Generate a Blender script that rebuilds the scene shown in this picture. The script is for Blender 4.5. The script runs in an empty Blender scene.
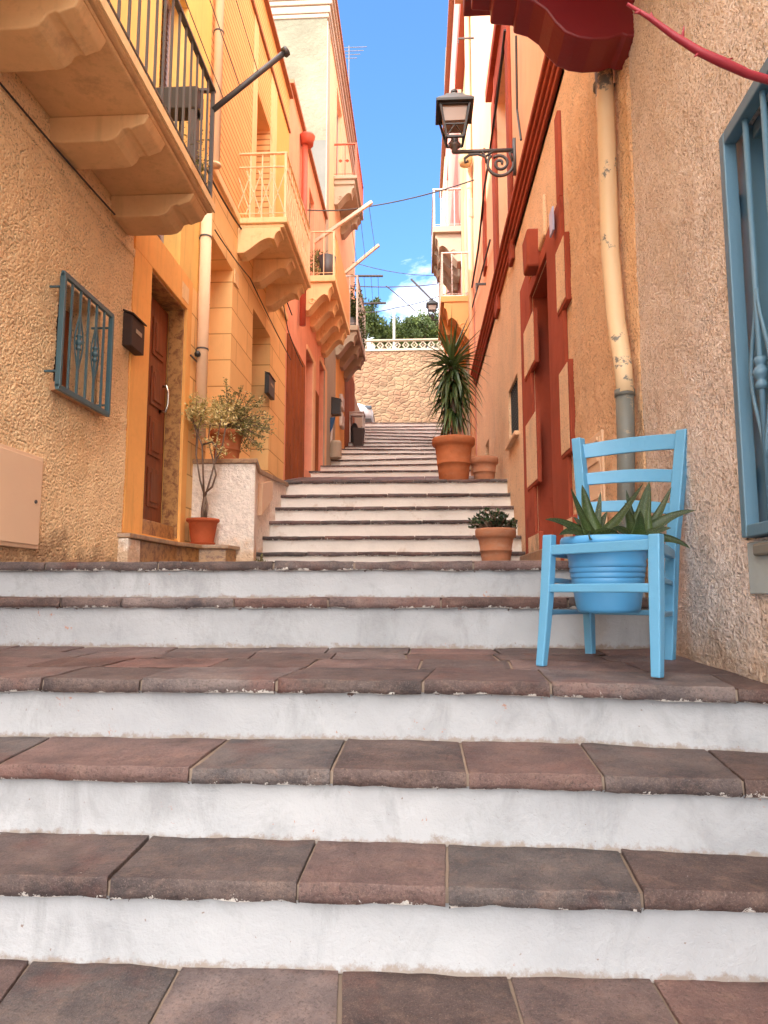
import bpy, math, random
from mathutils import Vector, Matrix, noise
random.seed(7)
R = random.Random(11)
scene = bpy.context.scene
COL = scene.collection
V = Vector
# ------------------------------------------------------------------ camera model
F = 690.0
TH = math.atan(78.0 / F)
PSI = math.atan(36.0 * math.cos(TH) / F)
FW = V((-math.sin(PSI) * math.cos(TH), math.cos(PSI) * math.cos(TH), math.sin(TH)))
RT = V((math.cos(PSI), math.sin(PSI), 0.0))
UP = RT.cross(FW)
def ray(px, py): return FW + RT * ((px - 384.0) / F) + UP * ((512.0 - py) / F)
def onX(px, py, x): d = ray(px, py); return d * (x / d.x)
def onY(px, py, y): d = ray(px, py); return d * (y / d.y)
def onZ(px, py, z): d = ray(px, py); return d * (z / d.z)
XL, XR = -2.08, 1.04

# ------------------------------------------------------------------ mesh builder
class MB:
    def __init__(s): s.v = []; s.f = []; s.c = []; s.col = False
    def add(s, vs, fs, c=None):
        b = len(s.v); s.v += [V(p) for p in vs]; s.f += [tuple(b + i for i in f) for f in fs]
        if c is not None: s.col = True
        s.c += [c if c is not None else (1, 0, 0, 1)] * len(vs)
        return s
    def box(s, x0, x1, y0, y1, z0, z1, c=None):
        return s.add([(x0,y0,z0),(x1,y0,z0),(x1,y1,z0),(x0,y1,z0),(x0,y0,z1),(x1,y0,z1),(x1,y1,z1),(x0,y1,z1)],
              [(0,3,2,1),(4,5,6,7),(0,1,5,4),(1,2,6,5),(2,3,7,6),(3,0,4,7)], c)
    def bar(s, p, q, w, h=None, up=(0,0,1), w2=None, h2=None, c=None):
        h = h or w; w2 = w2 or w; h2 = h2 or h
        p, q = V(p), V(q); d = (q - p).normalized(); u = V(up)
        if abs(d.dot(u)) > .98: u = V((0,1,0))
        r = d.cross(u).normalized(); u = r.cross(d).normalized()
        vs = []
        for o, a, b in ((p, w, h), (q, w2, h2)):
            for i, j in ((-1,-1),(1,-1),(1,1),(-1,1)): vs.append(o + r * (i*a/2) + u * (j*b/2))
        return s.add(vs, [(0,3,2,1),(4,5,6,7),(0,1,5,4),(1,2,6,5),(2,3,7,6),(3,0,4,7)][::1], c)
    def tube(s, pts, r, n=8, c=None, caps=True):
        pts = [V(p) for p in pts]; m = len(pts)
        rs = r if isinstance(r, (list, tuple)) else [r] * m
        vs = []; prev = None
        for i, p in enumerate(pts):
            d = (pts[min(i+1, m-1)] - pts[max(i-1, 0)]).normalized()
            if prev is None:
                a = V((0,0,1)) if abs(d.z) < .9 else V((1,0,0))
                u = d.cross(a).normalized()
            else:
                u = (prev - d * prev.dot(d)).normalized()
            prev = u; w = d.cross(u)
            for k in range(n):
                t = 2*math.pi*k/n; vs.append(p + (u*math.cos(t) + w*math.sin(t)) * rs[i])
        fs = [(i*n+k, i*n+(k+1)%n, (i+1)*n+(k+1)%n, (i+1)*n+k) for i in range(m-1) for k in range(n)]
        if caps: fs += [tuple(range(n))[::-1], tuple((m-1)*n+k for k in range(n))]
        return s.add(vs, fs, c)
    def lathe(s, prof, ctr=(0,0,0), n=32, c=None, wob=0):
        cx, cy, cz = ctr; vs = []
        for j, (r, z) in enumerate(prof):
            for k in range(n):
                t = 2*math.pi*k/n
                rr = r * (1 + wob*math.sin(t*2+1))
                vs.append((cx + rr*math.cos(t), cy + rr*math.sin(t), cz + z))
        fs = [(j*n+k, j*n+(k+1)%n, (j+1)*n+(k+1)%n, (j+1)*n+k) for j in range(len(prof)-1) for k in range(n)]
        return s.add(vs, fs, c)
    def prism(s, poly, fn, d0, d1, c=None):
        """poly: list of (a,b); fn(a,b,d)->xyz"""
        n = len(poly)
        vs = [fn(a, b, d0) for a, b in poly] + [fn(a, b, d1) for a, b in poly]
        fs = [tuple(range(n))[::-1], tuple(range(n, 2*n))] + [(i, (i+1)%n, n+(i+1)%n, n+i) for i in range(n)]
        return s.add(vs, fs, c)
    def quad(s, a, b, c_, d, c=None): return s.add([a, b, c_, d], [(0,1,2,3)], c)
    def leaf(s, p, d, L, w, nrm=None, c=None, fold=.25, bend=0.):
        p, d = V(p), V(d).normalized()
        n = V(nrm) if nrm is not None else V((R.uniform(-1,1), R.uniform(-1,1), R.uniform(0,1)+.2))
        r = d.cross(n)
        if r.length < 1e-3: r = d.cross(V((1,0,.3)))
        r.normalize(); u = r.cross(d)
        m = p + d*(L*.45) - u*(w*fold); t = p + d*L - V((0,0,bend*L))
        return s.add([p, m + r*(w/2) + u*(w*fold), t, m - r*(w/2) + u*(w*fold), m], [(0,1,4),(1,2,4),(0,4,3),(4,2,3)], c)
    def build(s, name, mat, parent=None, smooth=False, bevel=0, label=None, angle=None):
        root = V((0,0,0)); p = parent
        while p is not None and p.parent is not None: p = p.parent
        if p is not None: root = V(p['_o'])
        me = bpy.data.meshes.new(name)
        me.from_pydata([tuple(v - root) for v in s.v], [], s.f); me.update()
        if s.col:
            a = me.color_attributes.new('tone', 'FLOAT_COLOR', 'POINT')
            for i, c in enumerate(s.c): a.data[i].color = c
        me.materials.append(mat)
        o = bpy.data.objects.new(name, me); COL.objects.link(o)
        # consistent normals
        import bmesh
        b = bmesh.new(); b.from_mesh(me)
        if len(b.faces) < 60000 and not getattr(s, 'nonorm', False): bmesh.ops.recalc_face_normals(b, faces=b.faces)
        b.to_mesh(me); b.free()
        if smooth:
            for pl in me.polygons: pl.use_smooth = True
        if parent is not None: o.parent = parent
        if bevel:
            m = o.modifiers.new('bevel', 'BEVEL'); m.width = bevel; m.segments = 2; m.limit_method = 'ANGLE'; m.angle_limit = math.radians(35)
            m.harden_normals = False
        if label: o['label'] = label
        return o
def thing(name, loc, label, cat, group=None):
    o = bpy.data.objects.new(name, None); COL.objects.link(o); o.location = loc
    o.empty_display_size = .1
    o['_o'] = tuple(loc); o['label'] = label; o['category'] = cat
    if group: o['group'] = group
    return o
def tag(o, label, cat, group=None, kind=None):
    if label: o['label'] = label
    if cat: o['category'] = cat
    if group: o['group'] = group
    if kind: o['kind'] = kind
    return o
def struct(o): o['kind'] = 'structure'; return o
def recentre(o, loc):
    """move a single-mesh thing's origin to its base"""
    loc = V(loc); o.data.transform(Matrix.Translation(-loc)); o.location = loc; return o

# ------------------------------------------------------------------ materials
def rgb(h, s=1.0):
    """sRGB 0-255 triple -> linear"""
    def l(c):
        c /= 255.; return (c/12.92 if c <= .04045 else ((c+.055)/1.055)**2.4)
    return tuple(l(c)*s for c in h) + (1,)
class NT:
    def __init__(s, name):
        m = bpy.data.materials.new(name); m.use_nodes = True; s.m = m; s.t = m.node_tree; s.n = s.t.nodes; s.l = s.t.links
        s.n.clear(); s.out = s.n.new('ShaderNodeOutputMaterial'); s.b = s.n.new('ShaderNodeBsdfPrincipled')
        s.l.new(s.b.outputs[0], s.out.inputs[0]); s.tc = s.n.new('ShaderNodeTexCoord'); s.P = s.tc.outputs['Object']
    def mapping(s, sc=(1,1,1), rot=(0,0,0)):
        m = s.n.new('ShaderNodeMapping'); m.inputs['Scale'].default_value = sc; m.inputs['Rotation'].default_value = rot
        s.l.new(s.P, m.inputs[0]); return m.outputs[0]
    def noise(s, scale, det=4, rough=.6, vec=None, dist=0):
        n = s.n.new('ShaderNodeTexNoise'); n.inputs['Scale'].default_value = scale; n.inputs['Detail'].default_value = det
        n.inputs['Roughness'].default_value = rough; n.inputs['Distortion'].default_value = dist
        s.l.new(vec or s.P, n.inputs['Vector']); return n.outputs['Fac']
    def voro(s, scale, feat='F1', vec=None, out='Distance', rnd=1):
        n = s.n.new('ShaderNodeTexVoronoi'); n.feature = feat; n.inputs['Scale'].default_value = scale; n.inputs['Randomness'].default_value = rnd
        s.l.new(vec or s.P, n.inputs['Vector']); return n.outputs[out]
    def ramp(s, fac, stops):
        n = s.n.new('ShaderNodeValToRGB'); e = n.color_ramp.elements
        while len(e) < len(stops): e.new(.5)
        for i, (p, c) in enumerate(stops):
            e[i].position = p; e[i].color = c if isinstance(c, tuple) else (c, c, c, 1)
        s.l.new(fac, n.inputs[0]); return n.outputs[0]
    def mix(s, a, b, fac, mode='MIX'):
        n = s.n.new('ShaderNodeMix'); n.data_type = 'RGBA'; n.blend_type = mode
        for k, x in ((0, fac), (6, a), (7, b)):
            if isinstance(x, (int, float)): n.inputs[k].default_value = x
            elif isinstance(x, tuple): n.inputs[k].default_value = x
            else: s.l.new(x, n.inputs[k])
        return n.outputs[2]
    def math(s, op, a, b=0.0, c=None, clamp=False):
        n = s.n.new('ShaderNodeMath'); n.operation = op; n.use_clamp = clamp
        for k, x in ((0, a), (1, b)) + (((2, c),) if c is not None else ()):
            if isinstance(x, (int, float)): n.inputs[k].default_value = x
            else: s.l.new(x, n.inputs[k])
        return n.outputs[0]
    def bump(s, h, st, dist, prev=None):
        n = s.n.new('ShaderNodeBump'); n.inputs['Strength'].default_value = st; n.inputs['Distance'].default_value = dist
        s.l.new(h, n.inputs['Height'])
        if prev is not None: s.l.new(prev, n.inputs['Normal'])
        return n.outputs[0]
    def attr(s, ch=None):
        n = s.n.new('ShaderNodeAttribute'); n.attribute_name = 'tone'
        if ch is None: return n.outputs['Color']
        x = s.n.new('ShaderNodeSeparateColor'); s.l.new(n.outputs['Color'], x.inputs[0]); return x.outputs[ch]
    def xyz(s, i):
        x = s.n.new('ShaderNodeSeparateXYZ'); s.l.new(s.P, x.inputs[0]); return x.outputs[i]
    def done(s, col, rough=.8, normal=None, metal=0, spec=None, trans=None):
        if isinstance(col, tuple): s.b.inputs['Base Color'].default_value = col
        else: s.l.new(col, s.b.inputs['Base Color'])
        if isinstance(rough, (int, float)): s.b.inputs['Roughness'].default_value = rough
        else: s.l.new(rough, s.b.inputs['Roughness'])
        s.b.inputs['Metallic'].default_value = metal
        if spec is not None: s.b.inputs['Specular IOR Level'].default_value = spec
        if normal is not None: s.l.new(normal, s.b.inputs['Normal'])
        return s.m
def mul(c, k): return tuple(x*k for x in c[:3]) + (1,)

def m_stucco(name, c, pit=.45, scale=55, strength=.9, dist=.012, stain=None, big=.9, foot=None, coat=False):
    """rough cast render: fine grain, scattered pits, trowelled drifts, worn and damp patches"""
    n = NT(name)
    a = n.noise(1.1, 6, .65); b = n.noise(scale, 4, .65); w = n.noise(scale*.3, 3, .6); mid = n.noise(6, 5, .65)
    col = n.mix(mul(c, big), mul(c, 1.08), n.ramp(a, [(.3, 0.), (.68, 1.)]))
    # scattered pits, denser where the coat is worn
    vp = n.voro(scale*.62); vq = n.voro(scale*1.3)
    thr = n.math('MULTIPLY_ADD', n.ramp(mid, [(.35, 0.), (.7, 1.)]), .26, .13)
    p1 = n.math('LESS_THAN', n.math('ADD', vp, n.math('MULTIPLY_ADD', b, .5, -.25)), thr)
    p2 = n.math('LESS_THAN', vq, n.math('MULTIPLY', thr, .9))
    pits = n.math('MAXIMUM', p1, n.math('MULTIPLY', p2, .7))
    if coat:
        tn = n.attr(0); pits = n.ramp(tn, [(.08, 1.), (.30, 0.)]); b = n.math('ADD', tn, .14)
    col = n.mix(col, mul(c, .80), n.math('MULTIPLY', n.ramp(b, [(.42, 1.), (.52, 0.)]), .3 if coat else .5))
    b2 = n.noise(scale*.75, 4, .75); col = n.mix(col, mul(c, 1.12), n.math('MULTIPLY', n.ramp(b2, [(.52, 0.), (.64, 1.)]), .6))
    col = n.mix(col, mul(c, pit), n.math('MULTIPLY', pits, .62 if coat else .75))
    if stain:
        st = n.ramp(n.noise(.9, 7, .72, vec=n.mapping((1.6, 1.6, .6))), [(.52, 0.), (.70, 1.)])
        col = n.mix(col, stain, n.math('MULTIPLY', st, .6))
    if foot:
        fz = n.math('MULTIPLY', n.math('SUBTRACT', foot[1], n.xyz(2)), 1/(foot[1]-foot[0]), clamp=True)
        fm = n.ramp(n.math('ADD', n.math('MULTIPLY', fz, .55), n.math('MULTIPLY', n.noise(4, 6, .75), .8)), [(.66, 0.), (.82, 1.)])
        col = n.mix(col, foot[2], n.math('MULTIPLY', fm, .7))
    h = n.math('ADD', n.math('MULTIPLY', b, 1.0), n.math('MULTIPLY', w, 1.0)); h = n.math('ADD', h, n.math('MULTIPLY', n.ramp(b2, [(.42, 0.), (.6, 1.)]), .55)); h = n.math('SUBTRACT', h, n.math('MULTIPLY', pits, .4))
    nb = n.bump(h, strength, dist); nb = n.bump(mid, .5, .035, nb)
    return n.done(col, .93, nb, spec=.2)
def m_plaster(name, c, var=.12, bump=.25, stain=None, sscale=.8, streak=False):
    n = NT(name)
    a = n.noise(1.1, 6, .65); f = n.noise(24, 4, .7)
    col = n.mix(mul(c, 1-var), mul(c, 1+var), n.ramp(a, [(.3, 0.), (.7, 1.)]))
    col = n.mix(col, mul(c, .8), n.math('MULTIPLY', n.ramp(f, [(.55, 0.), (.75, 1.)]), .35))
    if streak:
        sk = n.ramp(n.noise(2.2, 6, .7, vec=n.mapping((5, 5, .35))), [(.52, 0.), (.75, 1.)])
        col = n.mix(col, mul(c, .62), n.math('MULTIPLY', sk, .6))
    if stain:
        st = n.ramp(n.noise(sscale, 6, .7), [(.58, 0.), (.68, 1.)]); col = n.mix(col, stain, n.math('MULTIPLY', st, .7))
    nb = n.bump(n.noise(9, 5, .6), bump, .01); nb = n.bump(f, bump*.6, .003, nb)
    return n.done(col, .85, nb, spec=.25)
def m_ashlar(name, c, line, bw=.9, bh=.28, stripes=False):
    """wall lying in a plane of constant x, blocks drawn along y and z"""
    n = NT(name)
    cb = n.n.new('ShaderNodeCombineXYZ'); n.l.new(n.xyz(1), cb.inputs[0]); n.l.new(n.xyz(2), cb.inputs[1])
    br = n.n.new('ShaderNodeTexBrick'); n.l.new(cb.outputs[0], br.inputs['Vector'])
    br.inputs['Scale'].default_value = 1; br.inputs['Brick Width'].default_value = bw; br.inputs['Row Height'].default_value = bh
    br.inputs['Mortar Size'].default_value = .007 if not stripes else .012; br.inputs['Mortar Smooth'].default_value = .2; br.inputs['Bias'].default_value = 0
    br.inputs['Color1'].default_value = mul(c, .93); br.inputs['Color2'].default_value = mul(c, 1.06); br.inputs['Mortar'].default_value = line
    if stripes: br.offset = 0
    a = n.noise(1.2, 6, .65)
    col = n.mix(br.outputs['Color'], mul(c, .72), n.math('MULTIPLY', n.ramp(a, [(.48, 0.), (.75, 1.)]), .5))
    sk = n.ramp(n.noise(2.4, 6, .7, vec=n.mapping((4, 4, .5))), [(.55, 0.), (.75, 1.)])
    col = n.mix(col, mul(c, .75), n.math('MULTIPLY', sk, .5))
    nb = n.bump(n.math('SUBTRACT', 1.0, br.outputs['Fac']), .6, .008); nb = n.bump(n.noise(12, 5), .25, .006, nb)
    return n.done(col, .85, nb, spec=.25)
def m_paint(name, c, rough=.45, chips=None, var=.08, bump=.15, chipamt=.66, metal=0, cs=14):
    n = NT(name)
    a = n.noise(3, 5, .6); f = n.noise(60, 3, .6)
    col = n.mix(mul(c, 1-var), mul(c, 1+var), a)
    if chips:
        ch = n.ramp(n.noise(cs, 6, .75), [(chipamt, 0.), (chipamt+.03, 1.)]); col = n.mix(col, chips, ch)
    nb = n.bump(f, bump, .002); nb = n.bump(n.noise(7, 3), bump, .004, nb)
    return n.done(col, rough, nb, metal=metal)
def m_leaf(name, c, c2=None, rough=.45, trans=.0):
    n = NT(name); t = n.attr(0)
    col = n.mix(c, c2 or mul(c, 1.9), t)
    if name == 'aloe_green':
        sp = n.ramp(n.voro(230), [(.22, 1.), (.34, 0.)]); col = n.mix(col, (.20, .25, .10, 1), n.math('MULTIPLY', sp, .45))
    m = n.done(col, rough, None)
    if trans:
        tr = n.n.new('ShaderNodeBsdfTranslucent'); n.l.new(col, tr.inputs[0])
        ms = n.n.new('ShaderNodeMixShader'); ms.inputs[0].default_value = trans
        n.l.new(n.b.outputs[0], ms.inputs[1]); n.l.new(tr.outputs[0], ms.inputs[2]); n.l.new(ms.outputs[0], n.out.inputs[0])
    return m
def m_stone():
    n = NT('porphyry')
    tone = n.attr(0); paint = n.attr(1); hue = n.attr(2)
    a = n.noise(5, 7, .7); f = n.noise(130, 4, .75); g = n.noise(22, 5, .7)
    red = n.mix((.080, .044, .043, 1), (.205, .112, .098, 1), n.ramp(a, [(.35, 0.), (.65, 1.)]))
    grey = n.mix((.050, .046, .054, 1), (.165, .140, .138, 1), n.ramp(a, [(.35, 0.), (.65, 1.)]))
    col = n.mix(red, grey, hue)
    col = n.mix(col, (1,1,1,1), 1.0, 'MULTIPLY')
    k = n.math('MULTIPLY_ADD', tone, .7, .58)
    kk = n.n.new('ShaderNodeCombineColor'); [n.l.new(k, kk.inputs[i]) for i in range(3)]
    col = n.mix(col, kk.outputs[0], 1.0, 'MULTIPLY')
    col = n.mix(col, (.27, .18, .145, 1), n.math('MULTIPLY', n.ramp(g, [(.50, 0.), (.72, 1.)]), .38)); s2 = n.noise(300, 3, .7); col = n.mix(col, (.30, .23, .20, 1), n.math('MULTIPLY', n.ramp(s2, [(.55, 0.), (.68, 1.)]), .45)); rs = n.ramp(n.noise(3.2, 5, .65), [(.55, 0.), (.68, 1.)]); col = n.mix(col, (.17, .06, .045, 1), n.math('MULTIPLY', rs, .4))
    col = n.mix(col, (.03, .025, .025, 1), n.math('MULTIPLY', n.ramp(f, [(.34, 1.), (.48, 0.)]), .6))
    blot = n.ramp(n.noise(2.6, 4, .55), [(.66, 0.), (.73, 1.)]); col = n.mix(col, (.06, .05, .05, 1), n.math('MULTIPLY', blot, .45))
    sp = n.ramp(n.noise(55, 3, .6), [(.76, 0.), (.79, 1.)]); col = n.mix(col, (.6, .55, .5, 1), n.math('MULTIPLY', sp, .6))
    # whitewash splashed over the lower edge of the nosing
    pn = n.math('ADD', n.math('MULTIPLY', n.noise(38, 5, .75), 1.0), n.math('MULTIPLY', n.noise(7, 3, .6), .55))
    pm = n.math('GREATER_THAN', n.math('ADD', pn, n.math('MULTIPLY', paint, .36)), 1.06)
    col = n.mix(col, (.72, .70, .68, 1), pm)
    nb = n.bump(n.noise(9, 6, .7), .6, .025); nb = n.bump(f, .6, .006, nb)
    return n.done(col, n.math('MULTIPLY_ADD', g, .3, .45), nb, spec=.35)
def m_white():
    n = NT('whitewash')
    a = n.noise(2.0, 5, .6); f = n.noise(45, 5, .7)
    col = n.mix((.335, .355, .39, 1), (.425, .445, .48, 1), n.ramp(a, [(.3, 0.), (.65, 1.)]))
    sm = n.ramp(n.noise(4.5, 6, .72, vec=n.mapping((1.3, 1, .7)), dist=.5), [(.50, 0.), (.66, 1.)]); col = n.mix(col, (.285, .30, .325, 1), n.math('MULTIPLY', sm, .75))
    foot = n.attr(0)   # 1 at the foot of the riser, where grit collects on the paint
    d = n.math('ADD', n.math('MULTIPLY', n.noise(30, 5, .75), .8), n.math('MULTIPLY', foot, .42))
    col = n.mix(col, (.25, .20, .165, 1), n.math('MULTIPLY', n.ramp(d, [(.60, 0.), (.74, 1.)]), .8))
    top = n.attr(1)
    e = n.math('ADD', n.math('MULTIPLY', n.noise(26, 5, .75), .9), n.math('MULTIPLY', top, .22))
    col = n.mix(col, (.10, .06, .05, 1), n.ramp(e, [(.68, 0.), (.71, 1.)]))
    ch = n.ramp(n.noise(11, 6, .8), [(.655, 0.), (.67, 1.)]); col = n.mix(col, (.40, .24, .19, 1), ch)
    sp = n.ramp(n.noise(70, 2, .5), [(.74, 0.), (.77, 1.)]); col = n.mix(col, (.25, .2, .18, 1), sp)
    nb = n.bump(n.noise(11, 6, .7, dist=.2), .5, .014); nb = n.bump(f, .3, .003, nb)
    return n.done(col, .6, nb, spec=.3)
def m_rubble():
    n = NT('rubble_stone')
    vec = n.n.new('ShaderNodeMapping'); vec.inputs['Scale'].default_value = (1, 1, 1.7)
    dn = n.n.new('ShaderNodeTexNoise'); dn.inputs['Scale'].default_value = 1.6; dn.inputs['Detail'].default_value = 3; n.l.new(n.P, dn.inputs['Vector'])
    vm = n.n.new('ShaderNodeVectorMath'); vm.operation = 'MULTIPLY_ADD'; n.l.new(dn.outputs['Color'], vm.inputs[0]); vm.inputs[1].default_value = (.35, .35, .35); n.l.new(n.P, vm.inputs[2])
    n.l.new(vm.outputs[0], vec.inputs[0]); P = vec.outputs[0]
    e = n.voro(3.1, 'DISTANCE_TO_EDGE', P); c = n.voro(3.1, 'F1', P, 'Color')
    sx = n.n.new('ShaderNodeSeparateColor'); n.l.new(c, sx.inputs[0])
    st = n.ramp(sx.outputs[0], [(0., (.10, .05, .035, 1)), (.35, (.25, .13, .085, 1)), (.7, (.34, .21, .125, 1)), (1., (.20, .105, .07, 1))])
    st = n.mix(st, (.40, .28, .165, 1), n.math('MULTIPLY', n.noise(6, 5, .7), .6))
    jn = n.math('ADD', e, n.math('MULTIPLY_ADD', n.noise(5, 4, .7), .16, -.05))
    col = n.mix((.27, .19, .12, 1), st, n.ramp(jn, [(.05, 0.), (.16, 1.)]))
    col = n.mix(col, (.27, .12, .08, 1), n.math('MULTIPLY', n.ramp(n.noise(.35, 5, .6), [(.45, 0.), (.65, 1.)]), .45))
    nb = n.bump(n.ramp(jn, [(.0, 0.), (.2, 1.)]), .8, .05); nb = n.bump(n.noise(12, 5), .4, .03, nb)
    return n.done(col, .95, nb, spec=.1)
def m_bricktile(name, c, s=1.):
    n = NT(name); col = n.mix(mul(c, .7), mul(c, 1.2), n.noise(9*s, 5, .7)); return n.done(col, .85, n.bump(n.noise(20*s, 4), .4, .01))
def m_terra(name, c, bloom=.3):
    n = NT(name)
    a = n.noise(5, 6, .65); f = n.noise(60, 4, .7)
    col = n.mix(mul(c, .8), mul(c, 1.15), n.ramp(a, [(.3, 0.), (.7, 1.)]))
    bl = n.ramp(n.noise(7, 6, .7, vec=n.mapping((1,1,2.5))), [(.5, 0.), (.7, 1.)]); col = n.mix(col, (.50, .36, .28, 1), n.math('MULTIPLY', bl, bloom))
    dk = n.ramp(n.noise(11, 5, .7), [(.62, 0.), (.7, 1.)]); col = n.mix(col, mul(c, .45), n.math('MULTIPLY', dk, .4))
    return n.done(col, .75, n.bump(f, .3, .003), spec=.3)
def m_wood(name, c, scale=(30, 30, 2), dark=.55):
    n = NT(name)
    g = n.noise(1, 6, .65, vec=n.mapping(scale), dist=.4)
    col = n.mix(mul(c, dark), mul(c, 1.25), n.ramp(g, [(.3, 0.), (.7, 1.)]))
    return n.done(col, .45, n.bump(g, .3, .004))
def m_marble(name, c1, c2):
    n = NT(name)
    g = n.noise(16, 8, .75, dist=.4); v = n.noise(40, 6, .7)
    col = n.mix(c1, c2, n.ramp(g, [(.46, 0.), (.6, 1.)])); col = n.mix(col, mul(c2, .5), n.ramp(v, [(.62, 0.), (.7, .8)]))
    return n.done(col, .35, n.bump(v, .1, .003))
def m_metal(name, c, rough=.45, metal=.6): return m_paint(name, c, rough, None, .15, .2, metal=metal)

M = {}
M['stone'] = m_stone(); M['white'] = m_white(); M['rubble'] = m_rubble()
M['whitefar'] = m_plaster('far_whitewash_lifted', (.88, .83, .77, 1), .08, .4)  # upper risers' own copy, paler to make up for the weaker light there
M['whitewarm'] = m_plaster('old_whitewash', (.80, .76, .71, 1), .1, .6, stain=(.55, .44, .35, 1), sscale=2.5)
M['mortar'] = m_plaster('mortar', (.25, .19, .15, 1), .3, .8)
M['stuccoL'] = m_stucco('stucco_ochre', (.98, .71, .42, 1), .46, 60, .8, .010, stain=(.80, .50, .25, 1), foot=(-.1, .45, (.30, .17, .10, 1)))
M['stuccoLC'] = m_stucco('coat_stucco_ochre', (.98, .71, .42, 1), .46, 60, .8, .010, stain=(.80, .50, .25, 1), foot=(-.1, .45, (.30, .17, .10, 1)), coat=True)
M['stuccoR'] = m_stucco('stucco_apricot', (.98, .68, .44, 1), .50, 80, .8, .008, stain=(.68, .52, .38, 1), foot=(-.1, .8, (.34, .25, .18, 1)))
M['stuccoRC'] = m_stucco('coat_stucco_apricot', (.98, .68, .44, 1), .50, 80, .8, .008, stain=(.68, .52, .38, 1), foot=(-.1, .8, (.34, .25, .18, 1)), coat=True)
M['stuccoN'] = m_stucco('stucco_pale', (.97, .87, .81, 1), .50, 72, .8, .009, stain=(.93, .80, .69, 1), foot=(-.5, .0, (.66, .48, .34, 1)))
M['stuccoNC'] = m_stucco('coat_stucco_pale', (.97, .87, .81, 1), .50, 72, .8, .009, stain=(.93, .80, .69, 1), foot=(-.5, .0, (.66, .48, .34, 1)), coat=True)
M['block'] = m_stucco('stucco_cream', (.97, .88, .79, 1), .85, 22, .7, .02, foot=(0, .5, (.70, .45, .24, 1)))
M['conc'] = m_plaster('balcony_plaster', (.72, .46, .235, 1), .2, .5, stain=(.48, .29, .16, 1), sscale=2.2, streak=True)
M['concY'] = m_plaster('ornate_plaster', (.88, .62, .33, 1), .14, .35, stain=(.62, .36, .16, 1), sscale=2.5, streak=True)
M['orange'] = m_plaster('orange_plaster', (.88, .47, .15, 1), .14, .3, streak=True)
M['yellow'] = m_plaster('yellow_plaster', (.90, .60, .20, 1), .12, .3, streak=True)
M['ashlar'] = m_ashlar('lined_plaster', (.90, .59, .26, 1), (.50, .27, .10, 1), .95, .30)
M['stripe'] = m_ashlar('ribbed_plaster', (.90, .50, .21, 1), (.50, .21, .07, 1), 50, .085, stripes=True)
M['salmon'] = m_plaster('salmon_plaster', (.84, .38, .25, 1), .14, .3, streak=True)
M['peach'] = m_plaster('peach_plaster', (.86, .53, .31, 1), .1, .3, streak=True)
M['peachR'] = m_plaster('apricot_plaster', (.88, .50, .31, 1), .08, .2, streak=True)
M['gable'] = m_plaster('pale_rough_plaster', (.215, .20, .145, 1), .22, 2.5, stain=(.155, .14, .10, 1))
M['greyc'] = m_plaster('grey_cement', (.17, .17, .155, 1), .12, .4)
M['cream'] = m_plaster('cream_plaster', (.46, .38, .20, 1), .1, .25, streak=True)
M['pink'] = m_plaster('pink_plaster', (.62, .27, .22, 1), .12, .3, streak=True)
M['trimw'] = m_plaster('pale_trim', (.44, .355, .27, 1), .1, .2)
M['red'] = m_plaster('red_masonry_paint', (.36, .075, .04, 1), .22, .5, stain=(.24, .035, .02, 1), sscale=2.5, streak=True)
M['darkred'] = m_paint('maroon_paint', (.20, .012, .018, 1), .45, None, .15, .4)
M['iron'] = m_paint('iron_grey', (.09, .085, .09, 1), .5, None, .2, .3, metal=.3)
M['black'] = m_paint('black_paint', (.022, .021, .022, 1), .4, None, .2, .2)
M['cable'] = m_paint('cable_black', (.03, .025, .025, 1), .6, None, .2, .1)
M['wire'] = m_paint('wire_grey', (.12, .12, .13, 1), .5, None, .2, .1)
M['grille'] = m_paint('teal_paint', (.06, .125, .155, 1), .4, (.05, .05, .05, 1), .12, .25, .72)
M['bluewin'] = m_paint('weathered_blue', (.10, .20, .29, 1), .5, (.05, .07, .08, 1), .14, .3, .70)
M['blueshut'] = m_paint('pale_shutter_blue', (.20, .33, .38, 1), .55, None, .12, .3)
M['sillblue'] = m_plaster('sill_blue', (.34, .40, .42, 1), .08, .3)
M['chair'] = m_paint('chair_blue', (.115, .35, .58, 1), .4, (.065, .20, .35, 1), .14, .5, .67)
M['potblue'] = m_paint('pot_blue', (.085, .34, .66, 1), .4, None, .06, .12)
M['soil'] = m_plaster('soil', (.05, .032, .02, 1), .3, 1.)
M['terra'] = m_terra('terracotta', (.48, .155, .06, 1), .12)
M['terraP'] = m_terra('terracotta_pale', (.50, .22, .12, 1), .45)
M['plastic'] = m_terra('terracotta_plastic', (.50, .11, .04, 1), .03)
M['door'] = m_wood('varnished_door', (.24, .062, .02, 1))
M['rust'] = m_plaster('rust_sheet', (.30, .085, .025, 1), .3, .3, stain=(.16, .05, .025, 1), sscale=6)
M['darkwin'] = m_paint('dark_glass', (.018, .02, .024, 1), .15)
M['glass'] = m_paint('window_glass', (.10, .13, .17, 1), .06)
M['marble'] = m_marble('brown_marble', (.50, .27, .10, 1), (.22, .09, .04, 1))
M['slab'] = m_marble('sill_stone', (.40, .25, .14, 1), (.26, .15, .09, 1))
M['pipe'] = m_plaster('beige_pipe', (.85, .62, .42, 1), .06, .1)
M['pipeR'] = m_paint('worn_pipe', (.80, .60, .38, 1), .5, (.20, .20, .19, 1), .12, .2, .57, cs=3.2)
M['redpipe'] = m_paint('red_pipe', (.46, .085, .045, 1), .6)
M['lead'] = m_paint('old_lead_pipe', (.17, .18, .17, 1), .55, (.33, .28, .2, 1), .3, .6, .58)
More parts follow.
